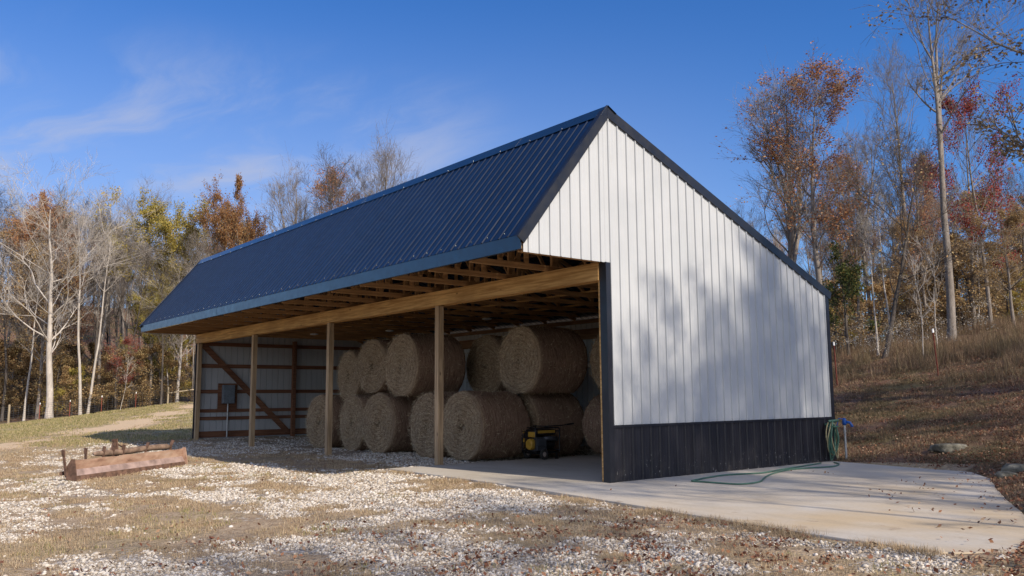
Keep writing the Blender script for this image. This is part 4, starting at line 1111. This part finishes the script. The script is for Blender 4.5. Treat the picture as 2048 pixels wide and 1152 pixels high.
# --- trees standing outside the frame to the right, whose shade falls on wall, slab and bank
GO = 'trees standing beyond the right edge of the photo'
for kd, x, y, Ht, rz, wd in [('poledark', 21.5, 5.4, 14.0, .3, 1.1), ('poledark', 18.5, 8.0, 13.5, 2., 1.2), ('poledark', 26, 9.5, 16, 1., 1.2), ('pole', 24, 2.4, 15.5, 3.3, 1.), ('bare_c', 15, 2.5, 9.5, 2.3, 1.), ('pole', 14.5, .6, 10, 2., 1.), ('bare_b', 25, 17, 16, 2., 1.), ('rustthin', 19, 11, 12, 5., .8), ('pole', 24, 5.0, 16.5, 2.6, 1.3), ('rustthin', 24, 7.6, 15.2, 3.6, .7), ('topleaf', 20, 3.9, 13.8, 1., 1.1), ('topleaf', 22, 6.8, 14.6, 4., 1.1),
        ('pole', 20, -1.2, 11.5, 5., 1.), ('bare_c', 22, 15, 14, 2.2, 1.), ('pole', 17, 13.5, 14, 4.4, 1.), ('bare_a', 12.5, 20, 12, 1.2, 1.), ('bare_c', 27, 20, 16, .6, 1.),
        ('bare_b', 30, -3.5, 17, .7, 1.)]:
    tree(kd, x, y, Ht, 'autumn tree standing beyond the right edge of the photo', GO, rz, wd)
p = CAM + ray(2290, 799) * 20
tree('oak', p[0], p[1], 14.5, 'oak just outside the frame whose leafy twigs hang into the top right corner', None, 1.3, 1.15)

# ------------------------------------------------------------------ fence at the left field edge
fe = empty('wire_fence', (-57.4, 0, 0)); fe.location = (0, 0, 0); tag(fe, 'woven wire fence with wooden and steel posts along the left wood edge', 'fence')
FX = -57.2
FY = np.arange(-10, 16.01, .25); FZ = np.array([h1(FX, y) for y in FY])
def fz(y): return float(np.interp(y, FY, FZ))
b = MB()
for hgt in (.12, .27, .42, .57, .72, .87, 1.02, 1.15): b.tube([(FX, y, fz(y) + hgt) for y in FY[::4]], .008, 3)
for y in np.arange(-10, 16, .3): b.tube([(FX, y, fz(y) + .1), (FX, y, fz(y) + 1.15)], .006, 3)
b.build('woven_wire', WIRE, fe)
for px_ in (20, 336):
    y = on_plane(px_, 799, FX, 0)[1]; b = MB(); b.tube([(FX - .05, y, fz(y) - .1), (FX - .05, y, fz(y) + 1.3), (FX - .05, y, fz(y) + 1.33)], [.075, .07, .04], 10); b.build('wood_post', FPOST, fe)
ya = on_plane(336, 799, FX, 0)[1]; yb = ya + 3.2
b = MB(); b.tube([(FX, ya, fz(ya) + .85), (FX, yb, fz(yb) + 1.0)], .05, 8); b.build('rail', FPOST, fe)
b = MB(); b.tube([(FX, ya + 3.2, fz(yb) - .1), (FX, ya + 3.2, fz(yb) + 1.3)], .07, 8); b.build('wood_post', FPOST, fe)
def tpost(x, y, hh, parent=None, zb=None):
    z = h1(x, y) if zb is None else zb; b = MB()
    b.box((x - .02, y - .003, z - .1), (x + .02, y + .003, z + hh)); b.box((x - .003, y - .03, z - .1), (x + .003, y - .0031, z + hh))
    for q in np.arange(.1, hh - .1, .06): b.box((x - .008, y + .0031, z + q), (x + .008, y + .011, z + q + .02))
    o = b.build('steel_post' if parent else 't_post', REDP, parent)
    c = MB(); c.box((x - .022, y - .033, z + hh - .11), (x + .022, y + .014, z + hh + .01)); c.build('cap', WHITEP, o)
    return o
for px_ in (81, 141, 204, 272): y = on_plane(px_, 799, FX, 0)[1]; tpost(FX, y, 1.2, fe, fz(y))
for px_, dep, lab, lean in ((1880, 25.7, 'red steel fence post with a white cap, the one uphill right of the barn', -2), (1676, 27.8, 'red steel fence post with a white cap close beside the barn corner', -1)):
    p = CAM + ray(px_, 799) * dep; o = tpost(0, 0, 1.42, None, 0.); o.location = (p[0], p[1], h1(p[0], p[1])); o.rotation_euler = (0, R(lean * 1.5), rzcam(0)); tag(o, lab, 'fence post', 'red steel posts on the hill')

# ------------------------------------------------------------------ stones, grass, leaves (nobody could count them)
def frustum(x, y, pad=40, near=4.5):
    d0 = x - CAM[0]; d1 = y - CAM[1]; zc_ = -CAM[2]
    dep = d0 * FW[0] + d1 * FW[1] + zc_ * FW[2]; px_ = 1024 + F * (d0 * RT[0] + d1 * RT[1] + zc_ * RT[2]) / np.maximum(dep, .1)
    py2 = 576 - F * (d0 * UP[0] + d1 * UP[1] + zc_ * UP[2]) / np.maximum(dep, .1)
    return (dep > near) & (px_ > -pad) & (px_ < 2048 + pad) & (py2 < 1152 + pad * 2), dep
def scatter(n, x0, x1, y0, y1, dens, seed, fall=0.):
    g = np.random.RandomState(seed); X = []; Y = []; D = []; got = 0
    for _ in range(60):
        x = g.uniform(x0, x1, n); y = g.uniform(y0, y1, n); ok, dep = frustum(x, y)
        w = dens(x, y)
        if fall: w = w * np.minimum(1, (fall / np.maximum(dep, 1)) ** 2)
        ok &= g.rand(n) < w; X.append(x[ok]); Y.append(y[ok]); D.append(dep[ok]); got += ok.sum()
        if got >= n: break
    return np.concatenate(X)[:n], np.concatenate(Y)[:n], np.concatenate(D)[:n], g
def offslab(x, y, grow=0.): return ~inside(x, y, SLAB)
OUTB = lambda x, y: ~((x < 0.05) & (x > LX - .1) & (y > 0) & (y < WY + .1))
def gdens(x, y):
    f = fbm(x * 2.6, y * 2.6, 31, 3); f2 = fbm(x * 8, y * 8, 37, 2); return .72 * sstep(.30, .85, m_gravel(x, y) + (f - .5) * 1.0 + (f2 - .5) * .9) * offslab(x, y)
# crushed limestone: irregular lumps
sx_, sy_, dd, g = scatter(100000, -22, 9.5, -9.6, 6.8, gdens, 41, fall=13)
n = len(sx_); gold = (1 + 5 ** .5) / 2
ico = unit(np.array([(-1, gold, 0), (1, gold, 0), (-1, -gold, 0), (1, -gold, 0), (0, -1, gold), (0, 1, gold), (0, -1, -gold), (0, 1, -gold), (gold, 0, -1), (gold, 0, 1), (-gold, 0, -1), (-gold, 0, 1)]))
icf = np.array([(0, 11, 5), (0, 5, 1), (0, 1, 7), (0, 7, 10), (0, 10, 11), (1, 5, 9), (5, 11, 4), (11, 10, 2), (10, 7, 6), (7, 1, 8), (3, 9, 4), (3, 4, 2), (3, 2, 6), (3, 6, 8), (3, 8, 9), (4, 9, 5), (2, 4, 11), (6, 2, 10), (8, 6, 7), (9, 8, 1)])
sz = np.minimum(np.exp(g.normal(math.log(.0104), .5, n)), .030) * np.clip(dd / 11, .9, 1.35); sc = sz[:, None] * np.stack([g.uniform(.8, 1.5, n), g.uniform(.6, 1.1, n), g.uniform(.45, .9, n)], 1)
V = ico[None] * g.uniform(.72, 1.2, (n, 12, 1)) * sc[:, None, :]; a = g.uniform(0, 6.28, n); t = g.normal(0, .35, n)
c_, s_ = np.cos(t)[:, None], np.sin(t)[:, None]; V = np.stack([V[..., 0] * c_ - V[..., 2] * s_, V[..., 1], V[..., 0] * s_ + V[..., 2] * c_], -1)
c_, s_ = np.cos(a)[:, None], np.sin(a)[:, None]; V = np.stack([V[..., 0] * c_ - V[..., 1] * s_, V[..., 0] * s_ + V[..., 1] * c_, V[..., 2]], -1)
V += np.stack([sx_, sy_, H(sx_, sy_) + sz * .25], 1)[:, None, :]
o = fast('limestone_gravel', V.reshape(-1, 3), (icf[None] + np.arange(n)[:, None, None] * 12).reshape(-1, 3), STONE); tag(o, kind='stuff'); tag(o, 'crushed white limestone strewn over the yard in front of the barn', 'gravel')
def blades(name, x, y, g, h0, h1_, w, mat, label, cat, lean=.6, z=None, tuft=0, wscale=None):
    n = len(x)
    if tuft:
        k = tuft; x = (np.repeat(x, k) + g.normal(0, .035, n * k)); y = (np.repeat(y, k) + g.normal(0, .035, n * k)); n = n * k
        if wscale is not None: wscale = np.repeat(wscale, k)
    z = H(x, y) if z is None else z; a = g.uniform(0, 6.28, n); hh = g.uniform(h0, h1_, n); ln = np.abs(g.normal(0, lean, n)); ww = w * g.uniform(.6, 1.3, n)
    if wscale is not None: ww = ww * wscale
    dx, dy = np.cos(a), np.sin(a); sx, sy = -dy * ww / 2, dx * ww / 2; bz = z - .01
    sl_ = np.sin(np.clip(ln, 0, 1.4)); cl_ = np.cos(np.clip(ln, 0, 1.4))
    p0 = np.stack([x - sx, y - sy, bz], 1); p1 = np.stack([x + sx, y + sy, bz], 1)
    mx, my, mz = x + dx * hh * .5 * sl_ * .7, y + dy * hh * .5 * sl_ * .7, bz + hh * .55 * (cl_ * .6 + .4)
    p2 = np.stack([mx + sx * .7, my + sy * .7, mz], 1); p3 = np.stack([mx - sx * .7, my - sy * .7, mz], 1)
    tx, ty, tz = x + dx * hh * sl_, y + dy * hh * sl_, bz + hh * cl_
    p4 = np.stack([tx, ty, tz], 1); Vv = np.stack([p0, p1, p2, p3, p4], 1).reshape(-1, 3); i = np.arange(n)[:, None] * 5
    Ft = np.concatenate([i + np.array([[0, 1, 2]]), i + np.array([[0, 2, 3]]), i + np.array([[3, 2, 4]])], 1).reshape(-1, 3)
    o = fast(name, Vv, Ft, mat); tag(o, label, cat, kind='stuff'); return o
def ddens(x, y):
    f = fbm(x * 1.7 + 9, y * 1.7, 61, 3); return (1 - .88 * sstep(.35, .62, m_gravel(x, y) + (fbm(x * 2.6, y * 2.6, 31, 3) - .5))) * sstep(.36, .56, f) * offslab(x, y) * OUTB(x, y) * (1 - m_path(x, y)) * (1 - .7 * m_hill(x, y))
x, y, dd, g = scatter(30000, -34, 9.5, -11, 3, ddens, 43, fall=14)
blades('dry_grass', x, y, g, .02, .07, .0042, GRASS, 'matted dry tan grass growing through the gravel yard', 'grass', 1.15, tuft=9, wscale=np.clip(dd / 9, 1, 3))
def gd2(x, y): return sstep(.2, .6, m_green(x, y)) * (1 - m_path(x, y)) * OUTB(x, y) * sstep(.3, .6, fbm(x * .8, y * .8, 71, 3))
x, y, dd, g = scatter(26000, -58, -16, -14, 13, gd2, 44)
blades('field_grass', x, y, g, .04, .12, .012, GREEN, 'short green and straw coloured grass of the left field', 'grass', .7, tuft=4, wscale=np.clip(dd / 22, .5, 3))
x, y, dd, g = scatter(700, -12, 9, -9, -1.5, lambda x, y: sstep(.60, .66, fbm(x * .9 + 5, y * .9, 91, 3)) * offslab(x, y), 48)
blades('green_weeds', x, y, g, .03, .08, .007, GREEN, 'small green weeds in the gravel', 'weeds', .8, tuft=12)
def hd(x, y): return m_hill(x, y) * offslab(x, y) * OUTB(x, y) * sstep(.25, .5, fbm(x * 1.2, y * 1.2, 81, 3))
x, y, dd, g = scatter(26000, -12, 9.5, -1, 24, hd, 45, fall=22)
up_ = sstep(13.5, 17.5, y + .25 * x)
blades('hillside_grass', x, y, g, .03, .11, .006, HILLG, 'brown dormant grass on the bank behind the slab', 'grass', 1.05, tuft=7, wscale=np.clip(dd / 12, 1, 2.5))
x, y, dd, g = scatter(9000, -14, 9, 12.5, 29, lambda x, y: sstep(13.4, 19, y + .2 * x) * m_hill(x, y) * sstep(.42, .62, fbm(x * 1.1, y * 1.1, 101, 3)), 46)
blades('tall_dry_grass', x, y, g, .12, .62, .008, HILLG, 'tall dry grass and stalks below the right hand wood', 'grass', .65, tuft=6)
# pale fluffy seed heads on stalks
x, y, dd, g = scatter(200, -13, 6, 16, 25, lambda x, y: m_hill(x, y) * sstep(.45, .6, fbm(x * .6, y * .6, 95, 3)), 47)
n = len(x); z = H(x, y); hh = g.uniform(.8, 1.5, n); st = np.stack([np.stack([x, y, z - .05], 1), np.stack([x + g.normal(0, .12, n), y + g.normal(0, .12, n), z + hh], 1)], 1)
v1, f1_ = tubes(st, np.full(n, .006), np.full(n, .003), 3)
k = 26; top = np.repeat(st[:, 1], k, 0); c = top + g.normal(0, 1, (n * k, 3)) * np.array([.11, .11, .06]); v2, f2_ = leaf_quads(c, .036, g)
o = fast('seed_heads', np.vstack([v1, v2]), np.vstack([f1_, f2_ + len(v1)]), [HILLG, WEEDM], mi=[0] * len(f1_) + [1] * len(f2_)); tag(o, 'pale fluffy seed heads on dry stalks below the right hand wood', 'weeds', kind='stuff')
# fallen leaves
def ld(x, y):
    e = np.exp(-((x - 5.9 + .38 * (y - 1.)) ** 2) / .25) * (y > -2.5) * 1.5 + np.exp(-((y - 6.55) ** 2) / .10) * (x > 0) + .55 * m_hill(x, y) + .35 * (y < -2) * sstep(0, 6, x) + .012 * (y < 2)
    e = e + 1.2 * np.exp(-(((x - 1.35) / .35) ** 2 + ((y - 4.0) / .12) ** 2)) + .9 * np.exp(-(((x - .13) / .08) ** 2)) * (y > 5.8) * (y < 7)
    ins = inside(x, y, SLAB); edge_ = np.clip(1 - np.abs(y + 1.75) / .35, 0, 1)
    e = e * (.25 + 2.2 * sstep(.50, .66, fbm(x * 2.6, y * 2.6, 121, 3)))
    return np.where(ins, e * .055 * (x > 0) + .0004, e) * OUTB(x, y)
x, y, dd, g = scatter(26000, -14, 9.5, -9.5, 24, ld, 49, fall=18)
z = np.where(inside(x, y, SLAB), .012, H(x, y) + .02) + g.uniform(0, .02, len(x)); v, f = leaf_quads(np.stack([x, y, z], 1), .042, g, 1.6)
o = fast('fallen_leaves', v, f, DEADL); tag(o, 'brown fallen leaves drifted along the slab edges and bank', 'leaves', kind='stuff')
# dry tufts along the front edge of the slab
x, y, dd, g = scatter(1500, -5.4, 7, -2.7, -1.0, lambda x, y: np.exp(-((y - np.interp(x, [-5, 3.3, 6.3], [-1.3, -2.0, -2.3])) / .13) ** 2) * sstep(.45, .6, fbm(x * 1.5, y, 99, 2)), 50)
blades('edge_tufts', x, y, g, .03, .11, .005, GRASS, 'wispy dry tufts along the front edge of the slab', 'grass', 1.0, tuft=9, z=None)
